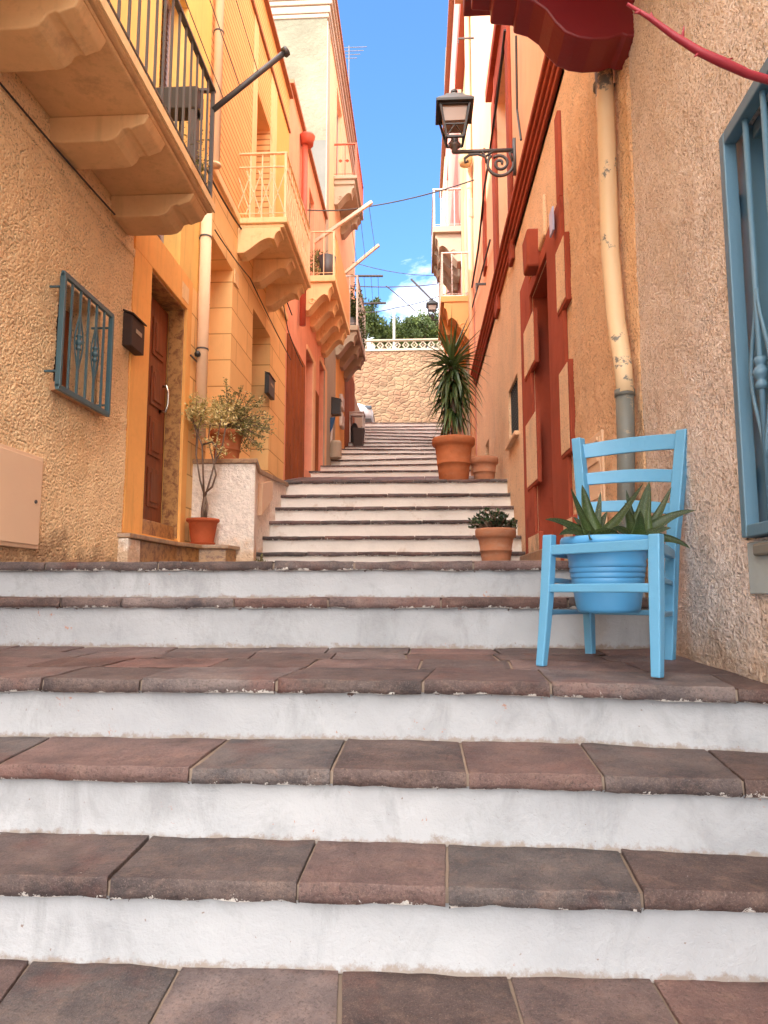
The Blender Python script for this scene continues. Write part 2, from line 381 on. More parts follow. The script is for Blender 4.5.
M['meter'] = m_paint('beige_metal', (.80, .58, .40, 1), .5, None, .06, .2)
M['lav'] = m_paint('lavender_shutter', (.42, .36, .40, 1), .5)
M['chrome'] = m_metal('steel', (.55, .52, .48, 1), .25, 1.)
M['rail'] = m_paint('rail_cream', (.84, .62, .38, 1), .5, (.40, .18, .08, 1), .1, .2, .64)
M['railred'] = m_paint('rail_red', (.55, .12, .06, 1), .5)
M['railgrey'] = m_paint('rail_pale', (.62, .55, .50, 1), .5)
M['panelo'] = m_paint('orange_panel', (.78, .40, .13, 1), .6)
M['galv'] = m_paint('pole_pale', (.62, .46, .34, 1), .6, (.35, .22, .15, 1), .1, .2, .6)
M['frost'] = m_paint('lamp_glass', (.35, .27, .22, 1), .25)
M['leafA'] = m_leaf('aloe_green', (.010, .024, .009, 1), (.065, .11, .018, 1), .55)
M['leafY'] = m_leaf('yucca_green', (.032, .062, .018, 1), (.15, .22, .07, 1), .4, .1)
M['leafD'] = m_leaf('dry_leaf', (.20, .085, .035, 1), (.34, .17, .07, 1), .7)
M['leafJ'] = m_leaf('jade_green', (.018, .040, .018, 1), (.07, .12, .05, 1), .3)
M['leafV'] = m_leaf('variegated', (.34, .29, .07, 1), (.95, .80, .42, 1), .55, .15)
M['leafO'] = m_leaf('olive_green', (.09, .10, .03, 1), (.34, .32, .12, 1), .55, .15)
M['leafT'] = m_leaf('tree_green', (.018, .042, .010, 1), (.13, .17, .035, 1), .55, .3)
M['bark'] = m_wood('bark', (.20, .13, .09, 1), (20, 20, 4))
M['twig'] = m_paint('branch_red', (.27, .012, .026, 1), .55, (.3, .12, .08, 1), .25, .5, .66)
M['bluecloth'] = m_paint('navy_cloth', (.03, .09, .21, 1), .8)
M['carpaint'] = m_paint('car_white', (.62, .66, .72, 1), .2)
M['tyre'] = m_paint('rubber', (.018, .018, .018, 1), .8)
M['box'] = m_paint('brown_box', (.035, .015, .01, 1), .6)
M['asphalt'] = m_plaster('asphalt', (.09, .08, .075, 1), .2, .6)
M['earth'] = m_plaster('earth', (.20, .15, .09, 1), .25, .6)
M['rooftile'] = m_bricktile('roof_tile', (.34, .15, .08, 1))
M['plaque'] = m_paint('enamel_plaque', (.50, .56, .80, 1), .3)
M['tilebr'] = m_bricktile('sill_brick', (.50, .27, .14, 1))
# ------------------------------------------------------------------ STAIRS
def poly(pts, z):
    q = sorted([(onZ(px, py, z).x, onZ(px, py, z).y) for px, py in pts])
    def f(x):
        if x <= q[0][0]: a, b = q[0], q[1]
        elif x >= q[-1][0]: a, b = q[-2], q[-1]
        else:
            for a, b in zip(q, q[1:]):
                if a[0] <= x <= b[0]: break
        t = (x - a[0]) / (b[0] - a[0]); return a[1] + (b[1]-a[1]) * t
    return f
Z0, Z1, Z2, Z3, Z4, Z5 = -.788, -.610, -.435, -.262, -.035, .132
E1 = poly([(0, 872), (200, 878), (400, 881), (560, 885), (768, 889)], Z1)
E2 = poly([(0, 761), (193, 765), (400, 768), (602, 772.5), (768, 778)], Z2)
E3 = poly([(0, 677), (200, 678), (400, 679), (600, 681.5), (768, 688)], Z3)
E4 = lambda x: 2.95 + .01*x
E5 = lambda x: 3.22 + .01*x
def E0(x): return E1(x) - .30
steps = MB()       # rough mortar bed under the stones
pave = MB(); pave.nonorm = True
ris = MB(); ris.nonorm = True; ris2 = MB(); ris2.nonorm = True; ris3 = MB(); ris3.nonorm = True
def nz(p, s): return noise.noise(V(p) * s)
def slab(fl, fr, br, bl, thick=.042, res=.03, r=.004, rough=.0035, front=True, seed=0, over=.0):
    """one stone: 4 plan corners with z (front-left, front-right, back-right, back-left)"""
    fl, fr, br, bl = V(fl), V(fr), V(br), V(bl)
    g = .003 + R.random()*.003
    W = (fr-fl).length; D = (bl-fl).length
    nx = max(3, int(W/res)); ny = max(2, int(D/res))
    us = [0, .3*r/W, r/W] + [r/W + (1-2*r/W)*i/nx for i in range(1, nx)] + [1-r/W, 1-.3*r/W, 1]
    vs_ = [0, .3*r/D, r/D, 2*r/D] + [2*r/D + (1-3*r/D)*i/ny for i in range(1, ny)] + [1-r/D, 1]
    tone = R.random(); hue = min(1, max(0, R.gauss(.5, .27))); dz = R.uniform(-.002, .0025)
    tilt = R.uniform(-.004, .004)
    off = V((seed*3.1, seed*1.7, 0))
    verts = []; cols = []
    nu = len(us)
    def base(u, v):
        a = fl.lerp(fr, u); b = bl.lerp(br, u); p = a.lerp(b, v)
        return p
    xd = (fr-fl).normalized(); yd = (bl-fl).normalized()
    def pt(u, v):
        p = base(u, v)
        du = min(u, 1-u)*W; dvf = v*D; dvb = (1-v)*D
        p = p + xd*(g if u < .5 else -g)*max(0, 1-du/(2*r)) 
        e = 0
        for d in (du, dvf, dvb):
            if d < r: k = 1-d/r; e += (1-math.sqrt(max(0, 1-k*k)))*r*.7
        z = nz(p+off, 9)*rough + nz(p+off, 35)*rough*.6 + nz(p + off, 2.2)*.002
        jig = nz(p+off, 14)*.004 + nz(p+off, 40)*.0025
        if v < .02: p = p + yd*jig
        if du < .004: p = p + xd*jig*.35
        p.z += dz + z - e + tilt*(u-.5)
        return p
    rows = []
    if front:
        for k, (zz, oo) in enumerate(((-thick, .010), (-thick*.93, .002), (-thick*.62, -.003), (-thick*.33, -.002))):
            row = []
            for u in us:
                p = base(u, 0); q = pt(u, 0)
                q = V((q.x, q.y, p.z)) + V((0, 1, 0))*(oo + nz(p+off+V((0,0,k*.3)), 26)*.006 + nz(p+off+V((0,0,k*.2)), 8)*.006) + V((0,0,zz + (nz(p+off, 11)*.005 + nz(p+off, 30)*.003 if k < 2 else 0)))
                row.append(q); 
            rows.append(row); 
    for v in vs_: rows.append([pt(u, v) for u in us])
    vv = []; cc = []
    for j, row in enumerate(rows):
        for p in row:
            vv.append(p); cc.append((tone, 1.0 if front and j < 1 else (.62 if front and j < 2 else (.2 if front and j < 3 else 0)), hue, 1))
    ff = [(j*nu+i, j*nu+i+1, (j+1)*nu+i+1, (j+1)*nu+i) for j in range(len(rows)-1) for i in range(nu-1)]
    pave.add(vv, ff, None)
    pave.c[-len(vv):] = cc; pave.col = True
    # side skirts
    for i, sgn in ((0, 1), (nu-1, -1)):
        a = [rows[j][i] for j in range(len(rows))]
        b0 = len(a); vv2 = a + [V((p.x, p.y, min(p.z-.002, base(0,0).z-.035))) for p in a]
        f2 = [(j, j+1, b0+j+1, b0+j) for j in range(b0-1)]
        if sgn > 0: f2 = [t[::-1] for t in f2]
        pave.add(vv2, [t[::-1] for t in f2], None); pave.c[-len(vv2):] = [(tone, 0, hue, 1)]*len(vv2)
def riser(x0, x1, yf, z0f, z1f, res=.035, to=None):
    ris = to or globals()['ris']
    n = max(4, int((x1-x0)/res)); m = 6
    vv = []; cc = []
    for j in range(m+1):
        t = j/m
        for i in range(n+1):
            x = x0 + (x1-x0)*i/n; z = z0f(x) + (z1f(x)-z0f(x))*t
            y = yf(x) + nz((x*1.0, 0, z), 5)*.006 + nz((x, 2, z), 17)*.003 - (1-t)**3*.010
            vv.append((x, y, z)); cc.append((max(0, 1-t*4), max(0, t*5-4), 0, 1))
    ff = [(j*(n+1)+i, j*(n+1)+i+1, (j+1)*(n+1)+i+1, (j+1)*(n+1)+i) for j in range(m) for i in range(n)]
    ris.add(vv, ff, None); ris.c[-len(vv):] = cc; ris.col = True
def joint_x(px, py, z): return onZ(px, py, z).x
XE = XR - .06
def tread(fy, by, z, fj, bj, x0, x1, z_back=None, over=.015, res=.03, **k):
    """row of stones between y=front(x) and y=back(x); joints listed at the front and at the back"""
    fj = [x0] + fj + [x1]; bj = [x0] + bj + [x1]
    zb = z if z_back is None else z_back
    for i in range(len(fj)-1):
        a, b, c, d = fj[i], fj[i+1], bj[i+1], bj[i]
        if b - a < .02: continue
        slab((a, fy(a)-over, z), (b, fy(b)-over, z), (c, by(c)+.01, zb), (d, by(d)+.01, zb), seed=len(pave.v) % 977 * .13, res=res, **k)
# tread 0 (bottom of the picture)
e0 = lambda x: 1.12 + 0*x
tread(e0, E1, Z0, [-1.02, -.765, -.488, -.128, .195, .470, .76], [-1.06+.0, joint_x(31, 960, Z0), joint_x(180, 966, Z0), joint_x(341, 968, Z0), joint_x(509, 978, Z0), joint_x(653, 982, Z0), .74], -2.1, XE, over=0)
tread(E1, E2, Z1, [-1.3, joint_x(112, 877, Z1), joint_x(298, 882, Z1), joint_x(447, 886, Z1), joint_x(645, 895, Z1)], [-1.27, joint_x(156, 833, Z1), joint_x(318, 838, Z1), joint_x(447, 841, Z1), joint_x(620, 850, Z1)], -2.1, XE, over=.02)
tread(E2, E3, Z2, [-1.6, joint_x(0, 762, Z2), joint_x(193, 765, Z2), joint_x(333, 767, Z2), joint_x(467, 769, Z2), joint_x(602, 774, Z2), joint_x(739, 777, Z2)], [-1.55, joint_x(39, 741, Z2), joint_x(224, 742, Z2), joint_x(344, 744, Z2), joint_x(461, 744, Z2), joint_x(587, 750, Z2), joint_x(708, 751, Z2)], -2.1, XE, over=.02)
# landing 3: four rows, rising slightly
ys3 = [lambda x: E3(x), lambda x: E3(x)+.26, lambda x: E3(x)*.5 + 1.04+.50, lambda x: E3(x)*.25+.5+1.02+.72, lambda x: E4(x)]
zs3 = [Z3, Z3+.003, Z3+.008, Z3+.013, Z3+.02]
j3 = [joint_x(p, 678, Z3) for p in (43, 143, 278, 423, 545, 705)]
tread(ys3[0], ys3[1], zs3[0], [-1.55] + j3, [-1.5] + [j+R.uniform(.0, .05) for j in j3], -2.1, XE, z_back=zs3[1], over=.022)
for k in (1, 2, 3):
    xs = []; x = -2.1 + R.uniform(.2, .4)
    while x < XE-.2: xs.append(x); x += R.uniform(.26, .42)
    tread(ys3[k], ys3[k+1], zs3[k], xs, [q+R.uniform(-.02, .02) for q in xs], -2.1, XE, z_back=zs3[k+1], over=-.005, front=False)
def rj(x0, x1, lo=.28, hi=.5):
    xs = []; x = x0 + R.uniform(.15, hi)
    while x < x1-.15: xs.append(x); x += R.uniform(lo, hi)
    return xs
tread(E4, E5, Z4, [joint_x(p, 598, Z4) for p in (70, 130, 240, 332, 440, 560)], [joint_x(p, 596, Z4) for p in (74, 132, 243, 330, 444, 556)], -2.1, XR, over=.02)
# landing 5, to the foot of the first flight
F1 = [6.85 + .26*k for k in range(6)]
H1 = [onY(400, py, y).z for py, y in zip((552, 536, 520.6, 506.6, 494, 480), F1)]
yy = [E5, lambda x: 3.6, lambda x: 4.1, lambda x: 4.7, lambda x: 5.4, lambda x: 6.1, lambda x: F1[0]]
zz = [Z5, Z5+.006, .145, .158, .172, .186, .20]
for k in range(6):
    xs = rj(-2.1, XR); 
    if k == 0: xs = [joint_x(p, 563, Z5) for p in (60, 170, 281, 358, 470, 560)]
    tread(yy[k], yy[k+1], zz[k], xs, xs, -2.1, XR, z_back=zz[k+1], over=.02 if k == 0 else -.005, front=(k == 0), res=.03 if k == 0 else .1)
# first flight
XB = -1.60
def XS(y): return -1.66 + .03*(y-6.9)
for i, (y, h) in enumerate(zip(F1, H1)):
    f = (lambda yy_: (lambda x: yy_ + .012*nz((x, yy_, 0), 1.5)))(y)
    if i < 5: b = (lambda yy_: (lambda x: yy_))(F1[i+1])
    else: b = lambda x: 8.7
    xs = rj(XB, XR, .3, .6)
    tread(f, b, h, xs, xs, -1.68 if i < 5 else -2.08, XR, over=.02, res=.05, thick=.04)
# second landing rises towards the upper flight
zl2 = onY(330, 476.5, 11.6).z
yl = [8.7, 9.6, 10.6, 11.65]
for k in range(3):
    xs = rj(-2.1, XR)
    tread((lambda q: (lambda x: q))(yl[k]), (lambda q: (lambda x: q))(yl[k+1]), H1[5]+(zl2-H1[5])*(k/3), xs, xs, -2.1, XR, z_back=H1[5]+(zl2-H1[5])*((k+1)/3), over=-.004, front=False, res=.15)
# upper flight
UPY = [470.3, 464.2, 458.6, 453.2, 449, 445.6, 442.3, 439, 435.8, 432.6, 429.4, 426.2, 422.6]
def ydepth(py):
    t = [(476.5, 11.2), (464, 14.2), (446, 18.4), (422, 25.6)]
    for (a, ya), (b, yb) in zip(t, t[1:]):
        if b <= py <= a: return ya + (yb-ya)*(a-py)/(a-b)
    return 25.6
UP_ = []
for py in UPY:
    y = ydepth(py) + .3; UP_.append((y, onY(405, py, y).z))
skews = [0, -.1, -.12, .1, .15, .0, .12, .3, .35, .25, .1, .0, .12]
def ground(y):
    """height of the paving at depth y"""
    if y < 2.0: return Z2
    if y < 2.95: return Z3 + .02*(y-2.0)
    if y < 3.22: return Z4
    if y < F1[0]: return Z5 + (.2-Z5)*(y-3.22)/(F1[0]-3.22)
    for i in range(5, -1, -1):
        if y >= F1[i] and y < 8.4+.3: return H1[i]
    if y < UP_[0][0]: return H1[5] + (zl2-H1[5])*(y-8.7)/(11.65-8.7)
    h = zl2
    for yy_, hh in UP_:
        if y >= yy_: h = hh
    return h
for i, (y, h) in enumerate(UP_):
    yn = UP_[i+1][0] if i < 12 else 28.2
    hn = h + (.12 if i < 12 else 0.0)*((UP_[i+1][1]-h) if i < 12 else 0)
    sk = skews[i]; f = (lambda a, s: (lambda x: a + s*(x+.5)*.5 + .02*nz((x, a, 0), 1.2)))(y, sk)
    sn = skews[i+1] if i < 12 else 0
    b = (lambda a, s: (lambda x: a + s*(x+.5)*.5 + .02))(yn, sn)
    xs = rj(-2.1, XR, .5, .9)
    tread(f, b, h, xs, xs, -2.12, XR, z_back=hn, over=.022, res=.12, thick=.037)
    zlo = (zl2 if i == 0 else UP_[i-1][1])
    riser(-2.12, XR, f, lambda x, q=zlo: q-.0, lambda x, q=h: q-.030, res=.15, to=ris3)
    steps.box(-2.12, XR, y+.5, yn+.3, zlo-.5, h-.09)
# risers of the near flight
for f, a, b in ((E1, Z0, Z1), (E2, Z1, Z2), (E3, Z2, Z3), (E4, Z3+.02, Z4), (E5, Z4, Z5)):
    riser(-2.1, XE+.03 if b < -.2 else XR, (lambda g: (lambda x: g(x)+.006))(f), lambda x, q=a: q-.006, lambda x, q=b: q-.036)
for i, (y, h) in enumerate(zip(F1, H1)):
    lo = .2 if i == 0 else H1[i-1]
    riser(-1.68, XR, (lambda q: (lambda x: q+.012*nz((x, q, 0), 1.5)+.004))(y), lambda x, q=lo: q-.004, lambda x, q=h: q-.034, res=.06, to=ris2)
# mortar bed: prisms following each edge
def bed(f, z, y1, x0=-2.12, x1=XR, n=14, zb=None):
    zb = z if zb is None else zb
    xs = [x0 + (x1-x0)*i/n for i in range(n+1)]
    vs = []
    for x in xs: vs += [(x, f(x)+.02, z-.9), (x, f(x)+.02, z-.036), (x, f(x)-.013, z-.036), (x, f(x)-.011, z-.0075), (x, y1, zb-.0075), (x, y1, z-.9)]
    fs = []
    for i in range(n):
        a, b = i*6, (i+1)*6
        for k in range(6): fs.append((a+k, a+(k+1) % 6, b+(k+1) % 6, b+k))
    fs += [tuple(range(6)), tuple(n*6+k for k in range(5, -1, -1))]
    steps.add(vs, fs)
bed(lambda x: 1.11, Z0, 1.8); bed(E1, Z1, 2.2); bed(E2, Z2, 2.6); bed(E3, Z3, 3.1, zb=Z3+.02); bed(E4, Z4, 3.4); bed(E5, Z5, F1[0]+.1, zb=.2)
for i, (y, h) in enumerate(zip(F1, H1)):
    if i < 5: steps.box(-1.68, XR, y+.025, y+.32, h-.5, h-.0045)
steps.add([(-2.12, 8.19, .5), (XR, 8.19, .5), (XR, 8.7, .5), (-2.12, 8.7, .5), (-2.12, 8.19, H1[5]-.0045), (XR, 8.19, H1[5]-.0045), (XR, 8.7, H1[5]-.0045), (-2.12, 8.7, H1[5]-.0045)],
          [(0,3,2,1),(4,5,6,7),(0,1,5,4),(1,2,6,5),(2,3,7,6),(3,0,4,7)])
steps.add([(-2.12, 8.7, .5), (XR, 8.7, .5), (XR, 11.9, .5), (-2.12, 11.9, .5), (-2.12, 8.7, H1[5]-.0045), (XR, 8.7, H1[5]-.0045), (XR, 11.9, zl2-.0045), (-2.12, 11.9, zl2-.0045)],
          [(0,3,2,1),(4,5,6,7),(0,1,5,4),(1,2,6,5),(2,3,7,6),(3,0,4,7)])
# a few steps below the picture, down towards the viewer's feet
for k in range(4):
    z = Z0 - .175*(k+1); y = 1.12 - .3*(k+1)
    xs = rj(-2.1, .9)
    tread((lambda q: (lambda x: q))(y), (lambda q: (lambda x: q))(y+.3), z, xs, xs, -2.1, .9, over=.02, res=.12)
    riser(-2.1, .9, (lambda q: (lambda x: q+.006))(y+.3), lambda x, q=z: q-.006, lambda x, q=z: q+.175-.036, res=.1)
    steps.box(-2.12, .9, y+.02, y+.45, z-.6, z-.0045)
s1 = struct(steps.build('stair_bed', M['mortar']))
s2 = struct(pave.build('stair_paving', M['stone'], smooth=True))
s4 = struct(ris2.build('stair_risers', M['whitewarm'], smooth=True))
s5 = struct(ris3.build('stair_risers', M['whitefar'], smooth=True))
s3 = struct(ris.build('stair_risers', M['white'], smooth=True))
# wide ground, lower street and the upper street and terrace
g = MB(); g.quad((-300, -300, -1.75), (300, -300, -1.75), (300, 400, -1.75), (-300, 400, -1.75)); struct(g.build('ground', M['asphalt']))
ztop = UP_[-1][1]
g = MB(); g.box(-25, 25, 28.15, 32.6, ztop-3, ztop+.004); g.box(-25, -2.12, 21.9, 25.95, ztop, ztop+.004); g.box(-25, -1.85, 25.955, 28.145, ztop-.5, ztop+.24); g.box(1.05, 25, 27.1, 28.15, ztop-3, ztop); struct(g.build('upper_street', M['asphalt']))
# ------------------------------------------------------------------ BUILDINGS
def wall(mb, fn, u0, u1, z0, z1, holes=(), rd=.25, depth=3.5, res=None, back=True):
    """front with openings (u0,u1,z0,z1[,rd]) plus their reveals, closed behind; fn(u,z,d) -> xyz, d = distance into the wall"""
    us = sorted({u0, u1, *[h[0] for h in holes], *[h[1] for h in holes]})
    zs = sorted({z0, z1, *[h[2] for h in holes], *[h[3] for h in holes]})
    for i in range(len(us)-1):
        for j in range(len(zs)-1):
            uc, zc = (us[i]+us[i+1])/2, (zs[j]+zs[j+1])/2
            if any(h[0] < uc < h[1] and h[2] < zc < h[3] for h in holes): continue
            mb.quad(fn(us[i], zs[j], 0), fn(us[i+1], zs[j], 0), fn(us[i+1], zs[j+1], 0), fn(us[i], zs[j+1], 0))
    for h in holes:
        r = h[4] if len(h) > 4 else rd; a, b, c, d = h[:4]
        mb.quad(fn(a,c,0), fn(b,c,0), fn(b,c,r), fn(a,c,r)); mb.quad(fn(a,d,0), fn(b,d,0), fn(b,d,r), fn(a,d,r))
        mb.quad(fn(a,c,0), fn(a,d,0), fn(a,d,r), fn(a,c,r)); mb.quad(fn(b,c,0), fn(b,d,0), fn(b,d,r), fn(b,c,r))
        mb.quad(fn(a,c,r), fn(b,c,r), fn(b,d,r), fn(a,d,r))
    if back:
        D = depth
        mb.quad(fn(u0,z0,0), fn(u0,z1,0), fn(u0,z1,D), fn(u0,z0,D)); mb.quad(fn(u1,z0,0), fn(u1,z1,0), fn(u1,z1,D), fn(u1,z0,D))
        mb.quad(fn(u0,z1,0), fn(u1,z1,0), fn(u1,z1,D), fn(u0,z1,D)); mb.quad(fn(u0,z0,D), fn(u1,z0,D), fn(u1,z1,D), fn(u0,z1,D))
    mb.nonorm = True
fL = lambda y, z, d: (XL - d, y, z)
fR = lambda y, z, d: (XR + d, y, z)
def fN(y, z, d): return (.88 + .05*max(y, .2) + d, y, z)
def LY(px, py, x=XL): p = onX(px, py, x); return p.y, p.z
def hole(pa, pb, pc=None, x=XL, zb=None):
    """opening on the plane x: pa = near top corner pixel, pb = far top or any far-edge pixel, pc = a pixel at the sill on the near or far edge"""
    a = onX(*pa, x); b = onX(*pb, x); z1 = a.z
    z0 = onX(*pc, x).z if pc else zb
    y0, y1 = sorted((a.y, b.y)); return [y0, y1, z0, z1]

# ---- corbel under a balcony: profile in (projection from wall, z) extruded along y
def corbel(parent, s, x0, proj, ztop, h, y0, y1, mat, ornate=True, name='corbel'):
    pts = [(0, 0), (proj, 0)]
    if ornate:
        pts += [(proj, -.16*h)]
        for k in range(5):    # small nose
            t = math.pi/2*k/4; pts.append((proj-.04*proj - .10*proj*math.sin(t), -.16*h-.22*h*(1-math.cos(t)) - .10*h*k/4))
        pts += [(proj*.76, -.42*h)]
        for k in range(9):
            t = k/8; pts.append((proj*(.76-.60*t), -h*(.42 + .30*(1-math.cos(math.pi*t))/2*1.0 + .28*t*t)))
        pts += [(0, -h)]
    else:
        pts += [(proj, -.10*h), (proj*.96, -.38*h), (proj*.86, -.50*h), (proj*.83, -.56*h), (proj*.80, -.50*h), (proj*.74, -.56*h), (proj*.71, -.78*h), (proj*.66, -.93*h), (proj*.58, -h), (proj*.12, -h), (proj*.04, -.96*h), (0, -.86*h)]
    mb = MB(); n = len(pts)
    mb.prism([(a, z) for a, z in pts], lambda a, z, d: (x0 + s*a, d, ztop+z), y0, y1)
    o = mb.build(name, mat, parent, bevel=.008)
    if ornate and h > .3:
        v = MB()
        sp = []
        for k in range(26):
            t = k/25*4.2*math.pi/1.6; r = .125*h*(1-k/30)
            sp.append((x0 + s*(proj*.30 + r*math.cos(t)), y0-.004, ztop - h*.68 + r*math.sin(t)))
        v.tube(sp, .012, 6); v.build('scroll', mat, o)
    return o
def railing(parent, x0, x1, y0, y1, z0, h, mat, sp=.11, th=.012, sidefar=True, name='railing', top=.03, extra=None, kids=True, knob=False):
    """x0 wall side, x1 outer side"""
    mb = MB(); s = 1 if x1 > x0 else -1
    for z, w in ((z0+h, top), (z0+.06, .016)):
        mb.bar((x1, y0, z), (x1, y1, z), w, w*.5); mb.bar((x0, y0, z), (x1+s*w/2, y0, z), w, w*.5)
        if sidefar: mb.bar((x0, y1, z), (x1+s*w/2, y1, z), w, w*.5)
    for y in (y0, y1): mb.bar((x1, y, z0), (x1, y, z0+h), th*2, th*2)
    if extra: extra(mb)
    r = mb.build(name, mat, parent)
    pos = []
    n = max(2, int((y1-y0)/sp))
    for k in range(1, n): pos.append((x1, y0+(y1-y0)*k/n))
    m = max(2, int(abs(x1-x0)/sp))
    for k in range(1, m): 
        pos.append((x0+(x1-x0)*k/m, y0))
        if sidefar: pos.append((x0+(x1-x0)*k/m, y1))
    if kids:
        for (x, y) in pos[:96]:
            b = MB(); b.bar((x, y, z0), (x, y, z0+h-.005), th, th, up=(0, 1, 0))
            if knob: b.lathe([(0, -.02), (.016, -.012), (.02, 0), (.016, .012), (0, .02)], (x, y, z0+h*.5), 8)
            b.build('baluster', mat, r)
    return r
def window_part(parent, fn, h, rd, frame=.05, matf=None, matg=None, name='window', bars=1, sill=None, shut=None):
    a, b, c, d = h[:4]; r = rd - .03
    mb = MB(); mb.nonorm = False
    def fb(ua, ub, za, zb, d0=r-.05, d1=r):
        p = [fn(ua, za, d0), fn(ub, za, d0), fn(ub, za, d1), fn(ua, za, d1), fn(ua, zb, d0), fn(ub, zb, d0), fn(ub, zb, d1), fn(ua, zb, d1)]
        mb.add(p, [(0,3,2,1),(4,5,6,7),(0,1,5,4),(1,2,6,5),(2,3,7,6),(3,0,4,7)])
    e = .002
    fb(a+e, a+frame, c+e, d-e); fb(b-frame, b-e, c+e, d-e); fb(a+frame, b-frame, c+e, c+frame); fb(a+frame, b-frame, d-frame, d-e)
    for k in range(bars): u = a+(b-a)*(k+1)/(bars+1); fb(u-frame*.4, u+frame*.4, c+frame, d-frame, r-.045, r-.005)
    w = mb.build(name, matf, parent)
    g = MB(); g.quad(fn(a+frame, c+frame, r-.02), fn(b-frame, c+frame, r-.02), fn(b-frame, d-frame, r-.02), fn(a+frame, d-frame, r-.02)); g.build('pane', matg or M['glass'], w)
    return w
def louvres(parent, fn, h, rd, mat, name='shutter', step=.05):
    a, b, c, d = h; mb = MB(); m = (a+b)/2
    for u0, u1 in ((a+.005, m-.004), (m+.004, b-.005)):
        for ua, ub, za, zb in ((u0, u0+.05, c, d), (u1-.05, u1, c, d), (u0, u1, c, c+.06), (u0, u1, d-.06, d)):
            mb.prism([(ua, za+.003), (ub, za+.003), (ub, zb-.003), (ua, zb-.003)], lambda u, z, dd: fn(u, z, dd), rd-.05+R.random()*.001, rd-.005)
        z = c+.08
        while z < d-.09:
            mb.add([fn(u0+.05, z, rd-.045), fn(u1-.05, z, rd-.045), fn(u1-.05, z+step*.75, rd-.02), fn(u0+.05, z+step*.75, rd-.02)], [(0,1,2,3)]); z += step
    return mb.build(name, mat, parent)
def door_leaf(parent, fn, h, rd, mat, panels=3, name='door', handle=None, hm=None):
    a, b, c, d = h[:4]; mb = MB(); r = rd-.02
    mb.prism([(a+.003, c+.003), (b-.003, c+.003), (b-.003, d-.003), (a+.003, d-.003)], lambda u, z, dd: fn(u, z, dd), r-.03, r)
    for k in range(panels):
        za = c + .14 + (d-c-.2)*k/panels; zb = c + .04 + (d-c-.2)*(k+1)/panels
        for ua, ub in ((a+.1, (a+b)/2-.04), ((a+b)/2+.04, b-.1)):
            for t, off in ((0, .012), (.04, .022)):
                mb.prism([(ua+t, za+t), (ub-t, za+t), (ub-t, zb-t), (ua+t, zb-t)], lambda u, z, dd: fn(u, z, dd), r-.03-off, r-.03)
    o = mb.build(name, mat, parent, bevel=.004)
    return o

# ================================================================= LEFT 1: rough ochre house with the big balcony
y1b = LY(126, 420)[0]        # where the rough render stops
L1 = thing('stucco_house', (XL, 3.5, Z5), 'near left house of rough ochre render with a barred teal window and heavy balcony', 'house')
wt = LY(67, 273, XL); wf = LY(110, 414, XL)
wh = hole((61, 287), (97, 315), (60, 384))          # window opening
wh = [LY(58, 300)[0]-.02, LY(98, 320)[0], LY(57, 386)[1], LY(62, 281)[1]]
slabz = onX(213, 214, -1.47).z
yf = onX(213, 214, -1.47).y
up_door = [LY(160, 60)[0], LY(187, 60)[0], slabz+.12, slabz+2.6, .22]
mb = MB(); wall(mb, fL, -1.6, y1b, -1.75, slabz+.1, [wh+[.28]], depth=3.6)
mb.build('wall', M['stuccoL'], L1)
mb = MB(); wall(mb, fL, -1.6, 6.32, slabz+.1, 8.6, [up_door, [1.2, 2.0, slabz+.12, slabz+2.6, .22]], depth=3.6); mb.build('upper_wall', M['yellow'], L1)
mb = MB(); mb.box(XL-4, XL+.30, -1.7, 6.31, 8.6, 8.8); mb.build('roof', M['rooftile'], L1)
for hh in (up_door, [1.2, 2.0, slabz+.12, slabz+2.6]): louvres(L1, fL, hh[:4], .2, M['lav'], 'shutter', .055)
w_ = window_part(L1, fL, wh, .27, .05, M['door'], M['darkwin'], bars=1)
s_ = MB()
for k in range(6):
    ya = wh[0]-.05 + (wh[1]-wh[0]+.1)*k/6; s_.box(XL-.12, XL+.045+R.uniform(0, .008), ya+.004, ya+(wh[1]-wh[0]+.1)/6-.004, wh[2]-.055+R.uniform(-.004, .004), wh[2]-.004)
s_.build('sill', M['tilebr'], w_, bevel=.006)
# grille standing off the wall
gx = XL + .11
ga = onX(64, 274, gx); gb = onX(111, 315, gx); gc = onX(58, 388, gx); gd = onX(108, 414, gx)
gy0, gy1 = (ga.y+gc.y)/2, (gb.y+gd.y)/2; gz0, gz1 = (gc.z+gd.z)/2+.0, (ga.z+gb.z)/2
G = MB()
for y in (gy0, gy1): G.bar((gx, y, gz0), (gx, y, gz1), .03, .022, up=(0,1,0))
for z in (gz0, gz1): G.bar((gx, gy0-.011, z), (gx, gy1+.011, z), .022, .03)
for y, z in ((gy0+.03, gz0+.1), (gy1, gz0+.06), (gy1, gz1-.08), (gy0+.03, gz1-.06)): G.bar((gx, y, z), (XL-.02, y, z), .012)
gr = G.build('grille', M['grille'], w_, bevel=.002)
nb = 6
for k in range(1, nb):
    y = gy0 + (gy1-gy0)*k/nb; b = MB(); b.bar((gx, y, gz0), (gx, y, gz1), .012, .012, up=(0,1,0))
    if k in (2, 4):
        zc = (gz0+gz1)/2
        b.lathe([(0, -.05), (.012, -.046), (.017, -.036), (.012, -.026), (.010, -.02), (.018, -.01), (.022, 0), (.018, .01), (.010, .02), (.012, .026), (.017, .036), (.012, .046), (0, .05)], (gx, y, zc), 10)
        for s in (-1, 1):
            pts = [(gx, y + s*(.045*math.sin(math.pi*(t/16))**2 + .004), zc + (t/16-.5)*.40) for t in range(17)]
            b.tube(pts, .005, 5)
    b.build('bar', M['grille'], gr)
